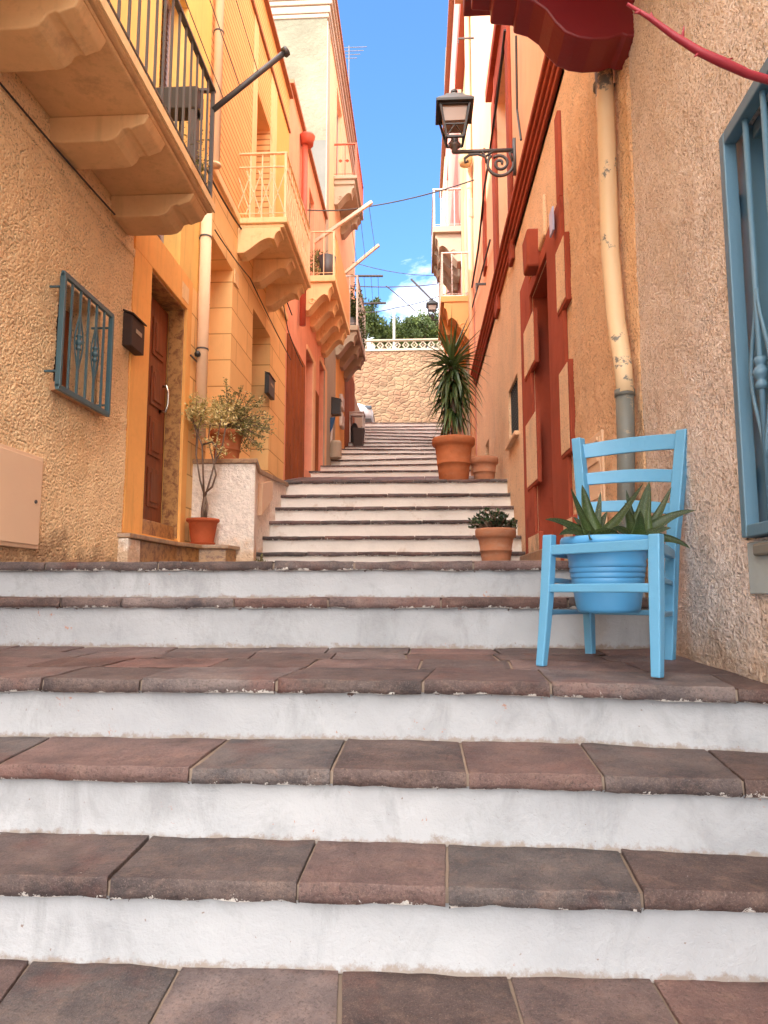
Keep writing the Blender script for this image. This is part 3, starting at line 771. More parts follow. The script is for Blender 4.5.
# conduit + old beading along the house
cz = LY(131, 232)[1]
mb = MB(); mb.box(XL, XL+.03, -1.6, y1b-.02, LY(60, 168)[1]-.04, LY(60, 168)[1]+.02); mb.build('string_course', M['stuccoL'], L1, bevel=.01)
# balcony
bx = -1.47
by0 = .35
B = MB(); B.box(XL, bx, by0, yf, slabz, slabz+.085); B.box(XL, bx-.03, by0+.03, yf-.03, slabz-.03, slabz)
bal = B.build('balcony', M['conc'], L1, bevel=.012)
e = MB(); e.box(bx+.001, bx+.012, by0, yf+.012, slabz+.015, slabz+.075); e.build('edge_strip', M['concY'], bal)
for yc in (yf-.19, yf-.97, yf-1.75, yf-2.53, yf-3.3, yf-4.1):
    corbel(L1, 1, XL, .575, slabz-.032, .155, yc-.13, yc+.13, M['conc'], ornate=False)
railing(L1, XL, bx-.02, by0+.05, yf-.02, slabz+.085, .86, M['iron'], sp=.115, th=.013, top=.035)
# meter hatch in the wall (lock and hinges are its parts)
mb = MB(); yh = LY(37, 470)[0]; za, zb = LY(28, 549)[1], LY(37, 458)[1]
mb.box(XL, XL+.034, yh-.75, yh, za, zb); mb.box(XL+.03, XL+.042, yh-.73, yh-.02, za+.02, zb-.02)
mh_ = mb.build('meter_hatch', M['meter'], L1, bevel=.004)
lk = MB(); lk.tube([(XL+.042, yh-.07, (za+zb)/2), (XL+.048, yh-.07, (za+zb)/2)], .010, 10); lk.build('lock', M['iron'], mh_)

# ================================================================= LEFT 2: orange house
yL2 = LY(288, 200)[0]
L2 = thing('orange_house', (XL, 8.0, Z5), 'orange house with lined blocks, a wooden door in a marble recess, an ornate balcony', 'house')
zband = LY(214, 172)[1]
ztop2 = LY(287, 88)[1]
d1 = hole((147, 262), (183, 297)); 
d1 = [LY(146, 400)[0], LY(183, 400)[0], LY(118, 533)[1]+.03, LY(146, 261)[1]]
yj = LY(188, 400)[0]
n2 = [LY(210, 300)[0], LY(232, 300)[0], 1.15, LY(232, 269)[1], .32]
n3 = [LY(252, 360)[0], LY(270, 360)[0], 1.2, LY(252, 306)[1], .45]
mb = MB(); wall(mb, fL, y1b+.001, yj, -1.75, slabz+.098, [d1+[.40]], depth=3.5); mb.build('wall', M['orange'], L2)
mb = MB(); wall(mb, fL, yj+.001, 6.32, -1.75, slabz+.098, [], depth=3.4); wall(mb, fL, 6.321, yL2, -1.75, zband, [n2, n3], depth=3.5); mb.build('lined_wall', M['ashlar'], L2)
u2 = [LY(256, 150)[0], LY(270, 150)[0], onX(239, 218, XL).z+.1, LY(256, 86)[1], .35]
mb = MB(); wall(mb, fL, 6.321, yL2, zband+.002, ztop2, [u2], depth=3.5); mb.build('ribbed_wall', M['stripe'], L2)
mb = MB(); mb.box(XL-.01, XL+.035, 4.9+1.43, yL2, zband-.05, zband+.05); mb.build('string_course', M['concY'], L2, bevel=.008)
mb = MB(); mb.box(XL-3.4, XL+.06, 6.33, yL2+.02, ztop2, ztop2+.04); mb.box(XL-.01, XL+.03, 6.33, yL2, ztop2-.62, ztop2-.58); mb.build('roof', M['rooftile'], L2)
# smooth margin by the upper window
mb = MB(); 
for ya, yb in ((u2[0]-.22, u2[0]), (u2[1], u2[1]+.4)): mb.box(XL-.005, XL+.006, ya, yb, zband+.06, ztop2-.63)
mb.build('window_margin', M['concY'], L2)
mb = MB(); mb.box(XL-.005, XL+.004, u2[1]+.41, yL2-.001, zband+.06, ztop2-.63); mb.build('smooth_panel', M['orange'], L2)
# door 1
dl = door_leaf(L2, fL, [d1[0]+.02, d1[1]-.02, d1[2]+.12, d1[3]-.05], .20, M['door'], 4, hm=1)
hd = MB(); yh = d1[1]-.14; zh = LY(160, 385)[1]
hd.tube([(XL-.16, yh, zh-.11), (XL-.10, yh, zh-.11), (XL-.08, yh, zh-.05), (XL-.08, yh, zh+.05), (XL-.10, yh, zh+.11), (XL-.16, yh, zh+.11)], .013, 8)
for s in (-1, 1): hd.tube([(XL-.165, yh, zh+.11*s), (XL-.15, yh, zh+.11*s)], .028, 12)
hd.tube([(XL-.165, yh-.02, zh-.35), (XL-.145, yh-.02, zh-.35)], .02, 12); hd.build('handle', M['chrome'], dl, smooth=True)
m_ = MB()   # marble lining
m_.box(XL-.145, XL-.012, d1[1]-.022, d1[1]-.001, d1[2]+.02, d1[3]-.02); m_.box(XL-.30, XL-.012, d1[0]+.001, d1[0]+.022, d1[2]+.02, d1[3]-.02)
m_.box(XL-.30, XL-.012, d1[0]+.001, d1[1]-.001, d1[3]-.019, d1[3]-.002); m_.box(XL-.30, XL-.03, d1[0]+.023, d1[1]-.023, d1[2]+.001, d1[2]+.12)
m_.build('marble_lining', M['marble'], L2, bevel=.003)
m_ = MB()   # raised plaster margin
f_ = .012
m_.box(XL-.004, XL+f_, y1b+.01, d1[0], .40, d1[3]); m_.box(XL-.004, XL+f_, d1[1], yj, .40, d1[3]); m_.box(XL-.004, XL+f_, y1b+.01, yj, d1[3], d1[3]+.30)
m_.build('door_margin', M['orange'], L2, bevel=.004)
# door 3 (deep) and niche 2 panel
door_leaf(L2, fL, n3[:4], .45, M['door'], 3)
mb = MB(); mb.box(XL-.315, XL-.30, n2[0]+.004, n2[1]-.004, n2[2]+.01, n2[3]-.004); mb.build('niche_panel', M['peach'], L2)
window_part(L2, fL, u2, .34, .06, M['concY'], M['darkwin'], bars=1)
# stoop below the first door
zs_ = onX(118, 533, XL).z
st = MB(); pl = [(XL, LY(118, 533)[0]-.05), (XL+.10, LY(118, 533)[0]-.02), (XL+.11, 5.55), (XL+.20, 5.86), (-1.66, 5.93), (-1.62, 6.16), (XL, 6.16)]
st.prism(pl, lambda a, b, d: (a, b, d), zs_-.035, zs_); so_ = st.build('stoop', M['slab'], L2, bevel=.008)
st = MB(); pl2 = [(XL, LY(118, 533)[0]-.02), (XL+.06, LY(118, 533)[0]+.0), (XL+.075, 5.6), (XL+.16, 5.92), (-1.70, 5.97), (-1.66, 6.158), (XL, 6.158)]
st.prism(pl2, lambda a, b, d: (a, b, d), .02, zs_-.036); st.build('stoop_face', M['marble'], so_)
st = MB(); st.box(XL, XL+.085, LY(118, 533)[0]-.03, LY(118, 533)[0]+.19, .02, zs_-.037); st.build('plinth', M['white'] if False else M['sillblue'] if False else M['block'], so_, bevel=.01)
# ornate balcony
z0b = onX(287, 222, -1.5).z; yb0 = onX(287, 222, -1.5).y; yb1 = onX(311, 293, -1.5).y
B = MB(); B.box(XL, -1.50, yb0, yb1, z0b, z0b+.07); B.box(XL, -1.54, yb0+.03, yb1-.03, z0b-.045, z0b)
B.build('balcony', M['concY'], L2, bevel=.01)
for yc in (yb0+.13, (yb0+yb1)/2, yb1-.15): corbel(L2, 1, XL, .50, z0b-.047, .30, yc-.11, yc+.11, M['concY'])
def orn(mb):
    for k in range(15):
        y = yb0+.1+(yb1-yb0-.2)*k/14
        for s in (-1, 1):
            mb.tube([(-1.53, y+s*.09, z0b+.12), (-1.53, y, z0b+.38), (-1.53, y+s*.09, z0b+.66)], .007, 5)
    for x in (-1.62, -1.76, -1.9, -2.02):
        for s in (-1, 1):
            mb.tube([(x+s*.09, yb0+.03, z0b+.12), (x, yb0+.03, z0b+.38), (x+s*.09, yb0+.03, z0b+.66)], .007, 5)
    mb.bar((-1.53, yb0+.03, z0b+.70), (-1.53, yb1-.03, z0b+.70), .02, .012); mb.bar((XL, yb0+.03, z0b+.70), (-1.53, yb0+.03, z0b+.70), .02, .012)
railing(L2, XL, -1.53, yb0+.03, yb1-.03, z0b+.07, onX(287, 156, -1.53).z-z0b-.07, M['rail'], sp=.13, th=.013, extra=orn, top=.035)

# ================================================================= LEFT 3: salmon house
yL3 = LY(325, 250)[0]
L3 = thing('salmon_house', (XL, 13.0, 2.0), 'salmon pink house with a rust brown sheet door and a red downpipe', 'house')
z3 = LY(286, 66)[1]
ns = [LY(286, 400)[0], LY(304, 400)[0], 1.75, LY(304.5, 366)[1], .05]
na = [LY(305.5, 400)[0], LY(312, 400)[0], 2.2, LY(306, 349)[1], .4]
nb_ = [LY(313, 430)[0], LY(317.8, 430)[0], 2.3, LY(313, 386)[1], .06]
nc = [LY(319, 400)[0], LY(324, 400)[0], 2.5, LY(320, 362)[1], .4]
wv = [LY(309, 220)[0], LY(314, 220)[0], LY(311, 262)[1], LY(309, 185)[1], .15]
# hatches hang lower than the openings: keep openings inside the wall
mb = MB(); wall(mb, fL, yL2+.002, yL3, -1.75, z3, [ns, na, nb_, nc, wv], depth=3.4); mb.build('wall', M['salmon'], L3)
mb = MB()
for (hh, x) in ((ns, .0), (nb_, .0)):
    d = MB(); d.box(XL-.03, XL+.018, hh[0]+.01, hh[1]-.01, 1.2, hh[3]-.01)
    for k in range(1, 5): d.box(XL+.018, XL+.026, hh[0]+(hh[1]-hh[0])*k/5-.01, hh[0]+(hh[1]-hh[0])*k/5+.01, 1.2, hh[3]-.03)
    d.build('sheet_door', M['rust'], L3)
for hh in (na, nc):
    d = MB(); d.box(XL-.02, XL+.025, hh[1]+.002, hh[1]+.30, 1.6, hh[3]+.10); d.box(XL-.02, XL+.025, hh[0]-.0, hh[1]+.0, hh[3]+.001, hh[3]+.10); d.build('door_surround', M['peach'], L3)
    door_leaf(L3, fL, hh[:4], .38, M['door'], 3)
louvres(L3, fL, wv[:4], .12, M['trimw'])
mb = MB(); mb.box(XL-3.6, XL+.06, yL2+.03, yL3-.002, z3, z3+.07); mb.build('roof', M['rooftile'], L3)
pp = MB(); p0 = onX(304.5, 140, XL+.07); p1 = onX(304, 330, XL+.07); pp.lathe([(0, .0), (.11, 0), (.12, .1), (.14, .14), (.14, .17), (0, .17)], (XL+.12, p0.y, p0.z-.1), 12)
pp.tube([(XL+.08, p0.y, p0.z), (XL+.08, p0.y, p1.z)], .055, 10); pp.build('downpipe', M['redpipe'], L3, smooth=True)

# ================================================================= LEFT 4: tall pale house
yL4 = 21.6
L4 = thing('tall_house', (XL, 18.0, 3.5), 'tall house with a bare pale gable and orange front rising behind the salmon house', 'house')
e4 = onX(336, 1, XL+.22); z4 = e4.z*(yL3/e4.y)
z4 = onY(336, 1, yL3).z
g4 = onY(325, 140, yL3).z
mb = MB(); mb.box(XL-7, XL-.001, yL3+.003, yL3+.3, g4, z4-.12); mb.build('gable', M['gable'], L4)
mb = MB(); mb.box(XL-7, XL-.001, yL3+.002, yL3+.3, 4, g4-.002); mb.build('gable_base', M['greyc'], L4)
u4 = [LY(338, 150)[0]-.3, LY(343, 150)[0]-.3, onX(335, 182, XL).z, LY(338, 92)[1], .2]
h1 = [LY(328, 400)[0], LY(331.5, 400)[0], 3, LY(329, 341)[1], .3]
h2 = [LY(336.5, 400)[0], LY(339.5, 400)[0], 3.4, LY(337, 364)[1], .3]
h3 = [LY(346, 400)[0], LY(349, 400)[0], 3.8, LY(347, 372)[1], .3]
mb = MB(); wall(mb, fL, yL3+.302, yL4, -1, z4-.12, [u4, h1, h2, h3], depth=7); mb.build('wall', M['peach'], L4)
mb = MB(); mb.box(XL, XL+.02, yL3+.0, yL3+.42, 2.2, z4-.5); mb.build('corner_strip', M['trimw'], L4)
mb = MB(); mb.box(XL, XL+.012, LY(335, 400)[0], LY(344, 400)[0], 2.8, 6.9); mb.build('ochre_front', M['orange'], L4)
mb = MB(); mb.box(XL, XL+.016, LY(326, 400)[0], LY(334.8, 400)[0], 2.3, 6.9); mb.build('pale_front', M['trimw'], L4)
mb = MB(); mb.box(XL, XL+.016, LY(344.2, 400)[0], yL4, 3.5, 6.6); mb.build('brown_front', M['rust'], L4)
for hh in (h1, h2, h3):
    d = MB(); d.box(XL-.29, XL-.27, hh[0]+.003, hh[1]-.003, hh[2], hh[3]-.003); d.build('door', M['darkwin'] if hh is h1 else M['door'], L4)
d = MB(); d.box(XL+.017, XL+.05, hh[0]-.01, hh[0], 3, 4)
louvres(L4, fL, u4[:4], .16, M['lav'])
cn = MB()
for k, (p, a, b) in enumerate(((.04, -.42, -.32), (.07, -.31, -.13), (.12, -.12, .0), (.17, .001, .09))):
    cn.box(XL-7, XL+p, yL3-(p*.6), yL4+.1, z4+a, z4+b)
cn.build('cornice', M['trimw'], L4, bevel=.02)
mb = MB(); mb.box(XL-7, XL+.21, yL3-.1, yL4+.15, z4+.092, z4+.17); mb.build('roof', M['rooftile'], L4)
# high balcony
za = onX(357, 178, -1.5).z; ya = onX(357, 178, -1.5).y
yq = LY(337, 190)[0]
yq = ya
B = MB(); B.box(XL, -1.5, yq, yq+2.0, za, za+.09); B.box(XL, -1.56, yq+.05, yq+1.95, za-.12, za); B.build('balcony', M['trimw'], L4, bevel=.015)
for yc in (yq+.25, yq+1.7): corbel(L4, 1, XL, .50, za-.12, .5, yc-.16, yc+.16, M['trimw'])
def orn2(mb):
    for x in (-1.75, -1.92): mb.lathe([(0, -.05), (.05, 0), (0, .05)], (x, yq+.05, za+.5), 6)
railing(L4, XL, -1.53, yq+.05, yq+1.95, za+.09, .85, M['railred'], sp=.2, th=.02, top=.05, extra=orn2)
# balcony with the solid orange front
zc = onX(335, 281, -1.5).z; yc0 = onX(335, 281, -1.5).y; yc1 = onX(350, 322, -1.5).y
B = MB(); B.box(XL, -1.5, yc0, yc1, zc, zc+.12); B.build('balcony', M['concY'], L3, bevel=.012)
for q in range(4): y = yc0+.2+(yc1-yc0-.4)*q/3; corbel(L3, 1, XL, .52, zc-.002, .52, y-.15, y+.15, M['concY'])
hz = onX(336, 234, -1.5).z-zc-.12
B = MB(); B.box(-1.535, -1.505, yc0+.32, yc1, zc+.12, zc+.12+hz); B.build('parapet_panel', M['panelo'], L3)
railing(L3, XL, -1.53, yc0+.04, yc1+.01, zc+.12, hz+.02, M['rail'], sp=.16, th=.014, top=.035)
# plant balcony
zd = onX(358, 330, -1.5).z; yd0 = onX(358, 330, -1.5).y; yd1 = yd0+2.4
B = MB(); B.box(XL, -1.5, yd0, yd1, zd, zd+.14); B.build('balcony', M['trimw'], L4, bevel=.015)
for q in range(3): y = yd0+.25+(yd1-yd0-.5)*q/2; corbel(L4, 1, XL, .54, zd-.002, .6, y-.18, y+.18, M['trimw'])
railing(L4, XL, -1.53, yd0+.05, yd1-.02, zd+.14, onX(357, 275, -1.53).z-zd-.14, M['railgrey'], sp=.17, th=.022, top=.05)

# ================================================================= RIGHT 1: render house with the red cornice
cy, czz = onX(563, 74, XR+0).y, onX(563, 74, XR).z
p_a = onX(560, 74, XR); p_b = onX(476, 373, XR)
zc1 = (p_a.z + p_b.z)/2; yR1 = p_b.y
R1 = thing('apricot_house', (XR, 5.0, Z5), 'near right house of apricot render with a red cornice, red doorway and blue window', 'house')
dr = [onX(553, 500, XR-.03).y, onX(535, 400, XR).y, .10, onX(552, 246, XR).z, .42]
gw = [onX(518, 400, XR).y, onX(508.5, 400, XR).y, onX(518, 432, XR).z, onX(518, 371, XR).z, .10]
sw = [onX(489, 448, XR).y, onX(485.5, 448, XR).y, onX(489, 457, XR).z, onX(489, 438, XR).z, .10]
yN = 3.15
mb = MB(); wall(mb, fR, yN, yR1, -1.75, zc1, [dr, gw, sw], depth=5); mb.build('wall', M['stuccoR'], R1)
# pale near stretch, slightly splayed, with the blue window
bwY = onX(737, 500, .97).y
def onN(px, py, off=0):
    d = ray(px, py); # x = .88+.05y-off
    t = (.88-off)/(d.x-.05*d.y); return d*t
f0 = onN(743, 538, .05); f1 = onN(718, 141, .05)
wy1 = (f0.y+f1.y)/2; wz0, wz1 = f0.z, f1.z
bw = [wy1-.85, wy1+.05, wz0+.0, wz1-.0, .16]
mb = MB(); wall(mb, fN, .2, yN-.001, -1.75, 4.6, [bw], depth=5); wall(mb, fN, -1.6, .2, -1.75, 4.6, [], depth=5); mb.build('pale_wall', M['stuccoN'], R1)
mb = MB(); wall(mb, fR, yN, yR1-.001, zc1+.002, 11.3, [[onX(511, 200, XR).y, onX(498.5, 200, XR).y, onX(511, 236, XR).z-.3, onX(500, 82, XR).z, .2]], depth=5)
mb.build('upper_wall', M['peachR'], R1)
mb = MB(); wall(mb, fN, -1.6, yN-.001, 4.602, 6.0, [], depth=5); mb.build('near_upper_wall', M['stuccoN'], R1)
mb = MB(); mb.box(XR-.3, XR+5, yN+.01, yR1+.0, 11.3, 11.5); mb.box(XR-.35, XR+5, -1.7, yN, 6.0, 6.2); mb.build('roof', M['rooftile'], R1)
uw = [onX(511, 200, XR).y, onX(498.5, 200, XR).y, onX(511, 236, XR).z-.3, onX(500, 82, XR).z]
ww = window_part(R1, fR, uw, .19, .06, M['railgrey'], M['glass'], bars=1)
tr = MB()
tr.box(XR-.04, XR+.0, uw[0]-.22, uw[0], uw[2]-.1, uw[3]+.35); tr.box(XR-.04, XR+.0, uw[1], uw[1]+.35, uw[2]-.1, uw[3]+.2)
tr.box(XR-.10, XR+.0, uw[0]-.3, uw[1]+.45, uw[3]+.352, uw[3]+.52); tr.box(XR-.04, XR, uw[0]+.001, uw[1]-.001, uw[3]+.001, uw[3]+.35)
tr.build('window_surround', M['red'], ww, bevel=.01)
ex = MB()
y2 = uw[1]+1.5; ex.box(XR-.03, XR, y2, y2+.35, uw[2]+1.2, uw[3]+.4); ex.build('far_shutter', M['red'], R1)
# cornice
cn = MB()
for p, a, b in ((.03, -.13, -.07), (.05, -.068, -.01), (.075, -.008, .05), (.10, .052, .11)):
    cn.box(XR-p, XR+.01, 3.3, yR1+.02, zc1+a, zc1+b)
cn.build('cornice', M['red'], R1, bevel=.012)
# grilled green window
mbx = MB(); mbx.box(XR+.06, XR+.08, gw[0]+.003, gw[1]-.003, gw[2]+.003, gw[3]-.003); gwin = mbx.build('window', M['darkwin'], R1)
mbx = MB()
for k in range(9): y = gw[0]+(gw[1]-gw[0])*(k+.5)/9; mbx.bar((XR+.03, y, gw[2]), (XR+.03, y, gw[3]), .014, .014, up=(0,1,0))
for k in range(12): z = gw[2]+(gw[3]-gw[2])*(k+.5)/12; mbx.bar((XR+.035, gw[0], z), (XR+.035, gw[1], z), .01)
mbx.build('grille', M['black'], gwin)
mbx = MB(); mbx.box(XR-.05, XR+.05, gw[0]-.04, gw[1]+.04, gw[2]-.05, gw[2]-.002); mbx.build('sill', M['stuccoR'], gwin, bevel=.01)
mbx = MB(); mbx.box(XR+.06, XR+.08, sw[0]+.003, sw[1]-.003, sw[2]+.003, sw[3]-.003); mbx.build('window', M['darkwin'], R1)
# red doorway
pr = .03
dd = MB(); dd.box(XR-pr, XR+.41, dr[1]+.001, dr[1]+.012, .1, dr[3]-.002)
ya0_ = onX(568, 480, XR-.03).y
dd = MB()
dd.box(XR-pr, XR+.0, onX(568, 480, XR-.03).y, dr[0], .12, dr[3]+.14); dd.box(XR-pr, XR, ya0_, ya0_+.11, dr[3]+.141, dr[3]+.80)
dd.box(XR-pr, XR+.0, dr[1], onX(524, 480, XR-.03).y, .12, dr[3]+.30)            # far pilaster
dd.box(XR-pr, XR+.0, dr[0]+.001, dr[1]-.001, dr[3]+.0, dr[3]+.12)
for ya_, yb_ in ((XR, XR+.40),): 
    dd.box(XR+.001, XR+.40, dr[1]-.014, dr[1]-.002, .12, dr[3]-.003); dd.box(XR+.001, XR+.40, dr[0]+.002, dr[0]+.014, .12, dr[3]-.003); dd.box(XR+.001, XR+.40, dr[0]+.015, dr[1]-.015, dr[3]-.016, dr[3]-.003)
# arch band above
yc_ = (dr[0]+dr[1])/2; hw = (dr[1]-dr[0])/2
arc = []; 
for k in range(17): t = math.pi*k/16; arc.append((yc_+(hw+.18)*math.cos(t), dr[3]+.62+.36*math.sin(t)))
for k in range(16, -1, -1): t = math.pi*k/16; arc.append((yc_+(hw+.06)*math.cos(t), dr[3]+.60+.26*math.sin(t)))
pass
sur = dd.build('door_surround', M['red'], R1, bevel=.006)
pnl = MB(); pnl.box(XR-pr-.006, XR, dr[0]+.05, dr[1]-.05, dr[3]+.16, dr[3]+.52); pnl.build('carved_panel', M['stuccoR'], sur, bevel=.02)
kb = MB(); kb.prism([(-.1, -.12), (.1, -.12), (.14, .2), (-.14, .2)], lambda a, b, d: (d, yc_+a, dr[3]+.16+b), XR-.13, XR-.0); kb.build('keystone', M['red'], sur, bevel=.02)
ya_, yb_ = onX(571, 400, XR-.03).y, dr[0]-.0
quo = [((570, 205), (569, 285)), ((572, 345), (571, 447)), ((573, 552-40), (573, 575))]
for (a, b) in quo:
    zt, zb = onX(*a, XR-.07).z, onX(*b, XR-.07).z
    for y0_, y1_ in ((ya_-.0, onX(557, 400, XR-.06).y), (onX(533.5, 400, XR-.06).y, onX(523, 400, XR-.06).y)):
        q = MB(); q.box(XR-.038, XR-.001, y0_, y1_, zb, zt); qo = q.build('quoin', M['red'], sur, bevel=.008)
        q = MB(); q.box(XR-.043, XR-.0382, y0_+.03, y1_-.003, zb+.03, zt-.015); q.build('quoin_face', M['stuccoR'], qo, bevel=.006)
dd = MB(); dd.prism([(dr[0]+.02, .15), (dr[1]-.02, .15), (dr[1]-.02, dr[3]-.03), (dr[0]+.02, dr[3]-.03)], lambda a, b, d: (d, a, b), XR+.34, XR+.37)
for k in range(3):
    for s in (0, 1):
        a = dr[0]+.08+s*.42; dd.box(XR+.325, XR+.34, a, a+.32, .3+k*.72, .3+k*.72+.6)
dd.build('door', M['red'], R1, bevel=.004)
dd = MB(); dd.box(XR-.14, XR+.3, dr[0]-.22, dr[1]+.2, .0, onX(553, 543, XR).z-.06); dd.build('doorstep', M['slab'], R1, bevel=.01)
# blue plaque, meter cupboard
q = MB(); pq = onX(553, 222, XR-.05); q.box(XR-.066, XR-.052, pq.y-.06, pq.y+.06, pq.z-.09, pq.z+.09)
tag(recentre(q.build('house_number_plate', M['plaque'], None, bevel=.003), (XR-.05, pq.y, pq.z-.09)), 'small pale blue enamel plate on the red surround above the doorway', 'plate')
ma = onX(606, 429, XR); mb_ = onX(584, 450, XR); mc = onX(606, 528, XR)
q = MB(); q.box(XR-.026, XR, ma.y, mb_.y, mc.z, ma.z); q.box(XR-.032, XR-.026, ma.y+.03, mb_.y-.03, mc.z+.03, ma.z-.03)
mo = q.build('meter_cupboard', M['meter'], R1, bevel=.003)
q = MB()
for z0_, z1_ in ((ma.z-.17, ma.z-.05), (mc.z+.05, mc.z+.17)):
    for k in range(3):
        zz_ = z0_ + (z1_-z0_)*k/2; q.prism([(ma.y+.06, zz_), (mb_.y-.06, zz_), (mb_.y-.06, zz_+.02), (ma.y+.06, zz_+.02)], lambda a, b, d: (d, a, b), XR-.040, XR-.0321)
q.build('vent_slat', M['meter'], mo)
# blue window
fr_ = MB()
def nb_box(mb, ya, yb, za, zb, o0, o1):
    mb.prism([(ya, za), (yb, za), (yb, zb), (ya, zb)], lambda a, b, d: fN(a, b, d), -o1, -o0)
W0, W1 = bw[0], bw[1]
mbx = MB(); 
nb_box(mbx, W0+.004, W1-.004, bw[2]+.004, bw[3]-.004, -.155, -.12)
sh = mbx.build('window', M['blueshut'], R1)
for k in range(3):
    mbx = MB(); a = W0+.03+(W1-W0-.05)*k/3; b = a+(W1-W0-.05)/3-.012
    nb_box(mbx, a, b, bw[2]+.03, bw[3]-.03, -.12, -.085); nb_box(mbx, a+.06, b-.06, bw[2]+.12, bw[3]-.5, -.085, -.075)
    mbx.build('shutter', M['blueshut'] if k < 2 else M['blueshut'], sh, bevel=.004)
mbx = MB(); nb_box(mbx, W1-.12, W1-.001, bw[2]+.004, bw[3]-.004, -.119, -.004); nb_box(mbx, W0+.004, W1-.121, bw[3]-.05, bw[3]-.004, -.119, -.02); mbx.build('frame', M['bluewin'], sh, bevel=.004)
mbx = MB()
G1 = wy1; nb_box(mbx, G1-.035, G1+.0, wz0, wz1, .012, .052); nb_box(mbx, W0-.03, G1-.0351, wz1-.04, wz1, .013, .051); nb_box(mbx, W0-.03, G1-.0351, wz0, wz0+.035, .013, .051); nb_box(mbx, W0-.03, W0+.01, wz0+.036, wz1-.041, .012, .052)
gr2 = mbx.build('grille', M['bluewin'], sh, bevel=.004)
for k in range(1, 7):
    y = G1 - .03 - .115*k; mbx = MB(); x = fN(y, 0, -.032)[0]
    mbx.tube([(x, y, wz0+.03), (x, y, wz1-.02)], .0085, 8)
    if k % 2 == 1:
        zc_ = onN(758, 375, .032).z
        mbx.lathe([(0, -.05), (.014, -.045), (.019, -.034), (.013, -.024), (.012, -.019), (.019, -.010), (.023, 0), (.019, .010), (.012, .019), (.013, .024), (.019, .034), (.014, .045), (0, .05)], (x, y, zc_), 12)
        for s in (-1, 1): mbx.tube([(x, y+s*(.05*math.sin(math.pi*t/14)**2+.005), zc_+(t/14-.5)*.48) for t in range(15)], .006, 6)
    mbx.build('bar', M['bluewin'], gr2, smooth=True)
for pz in (210, 487):
    mbx = MB(); zh_ = onN(725, pz, .03).z; nb_box(mbx, G1+.001, G1+.025, zh_-.035, zh_+.035, .0, .04); mbx.build('hinge', M['bluewin'], gr2, bevel=.003)
mbx = MB(); s0 = onN(746, 594, .03).z; nb_box(mbx, W0-.03, G1+.02, s0, wz0-.012, .001, .03); mbx.build('sill_panel', M['sillblue'], sh, bevel=.004)
mbx = MB(); nb_box(mbx, W0-.03, W1-.10, wz0-.055, wz0-.02, .031, .045); mbx.build('sill', M['greyc'], sh, bevel=.008)
# maroon balcony bracket overhead
yb_ = 3.25
def px_(px, py): p = onY(px, py, yb_); return (p.x, p.z)
prof = [px_(471, -30), px_(471, 11), px_(490, 12), px_(490, 25), px_(513, 27), px_(513, 34), px_(527, 38)]
prof += [px_(538, 46), px_(546, 57), px_(556, 67), px_(568, 72), px_(582, 74), px_(598, 73), px_(610, 69), px_(614, 71), px_(632, 71), (XR+.002, px_(642, 60)[1]), (XR+.002, px_(642, -30)[1])]
mbx = MB(); mbx.prism(prof, lambda a, b, d: (a, d, b), yb_-.22, yb_); mrn = mbx.build('balcony_bracket', M['darkred'], R1, bevel=.01)
mbx = MB(); zt_ = px_(471, -30)[1]; mbx.box(px_(471, 0)[0]-.02, XR, .5, yb_+.3, zt_+.002, zt_+.12); mbx.build('balcony', M['darkred'], R1, bevel=.01)
for yy0 in (yb_-1.5, ):
    mbx = MB(); mbx.prism([(a, b) for a, b in prof[:-2]]+[(.99, prof[-2][1]), (.99, prof[-1][1])], lambda a, b, d: (a, d, b), yy0-.22, yy0); mbx.build('balcony_bracket', M['darkred'], R1, bevel=.01)

# ================================================================= RIGHT far houses
yR2 = 15.2; yR3 = 27.0
R2 = thing('cream_house', (XR, 14.0, 2.5), 'narrow pale yellow and pink house beyond the red cornice on the right', 'house')
zR2 = onY(474, 14, yR1+.3).z
mb = MB(); wall(mb, fR, yR1+.002, 14.6, -1, zR2, [[13.4, 13.9, 6.4, 8.4, .15]], depth=5); mb.build('wall', M['cream'], R2)
mb = MB(); mb.box(XR-.02, XR+.0, yR1+.02, 13.25, -1, 7.0); mb.build('lower_wall', M['pink'], R2)
mb = MB(); mb.box(XR-.024, XR+.0, 13.9, 14.5, -1, 8.5); mb.build('lower_wall', M['trimw'], R2)
mb = MB(); mb.box(XR-.18, XR+5, yR1-.05, 14.62, zR2, zR2+.4); mb.build('eave', M['redpipe'], R2)
louvres(R2, fR, [13.4, 13.9, 6.4, 8.4], .14, M['railred'])
pb = onX(479, 200, XR-.06); mb = MB(); mb.tube([(XR-.06, yR1+.06, -1+2), (XR-.06, yR1+.06, 11.2)], .055, 10); mb.build('downpipe', M['peachR'], R2, smooth=True)
R3 = thing('pink_house', (XR, 20.0, 3.5), 'tall pink house with two balconies at the far right end of the stairs', 'house')
zR3 = onY(447, 140, yR3).z
mb = MB(); wall(mb, fR, 14.602, yR3, -1, zR3-2.5, [[16.2, 17.4, 6.9, 9.2, .2], [20.5, 21.6, 7.5, 9.5, .2], [22.1, 23.3, 12.2, 14.6, .2]], depth=6); mb.build('wall', M['pink'], R3)
mb = MB(); mb.box(XR-.03, XR, 14.65, 15.3, -1, zR3-3); mb.build('corner_strip', M['cream'], R3)
mb = MB(); mb.box(XR-.03, XR, 24.2, yR3, -1, zR3-2.6); mb.build('corner_strip', M['peach'], R3)
gb1 = onY(452, 68, 23.5).z
mb = MB(); mb.box(XR-.02, XR+3, 22.5, 24.0, zR3-2.5, gb1); mb.build('chimney_block', M['greyc'], R3)
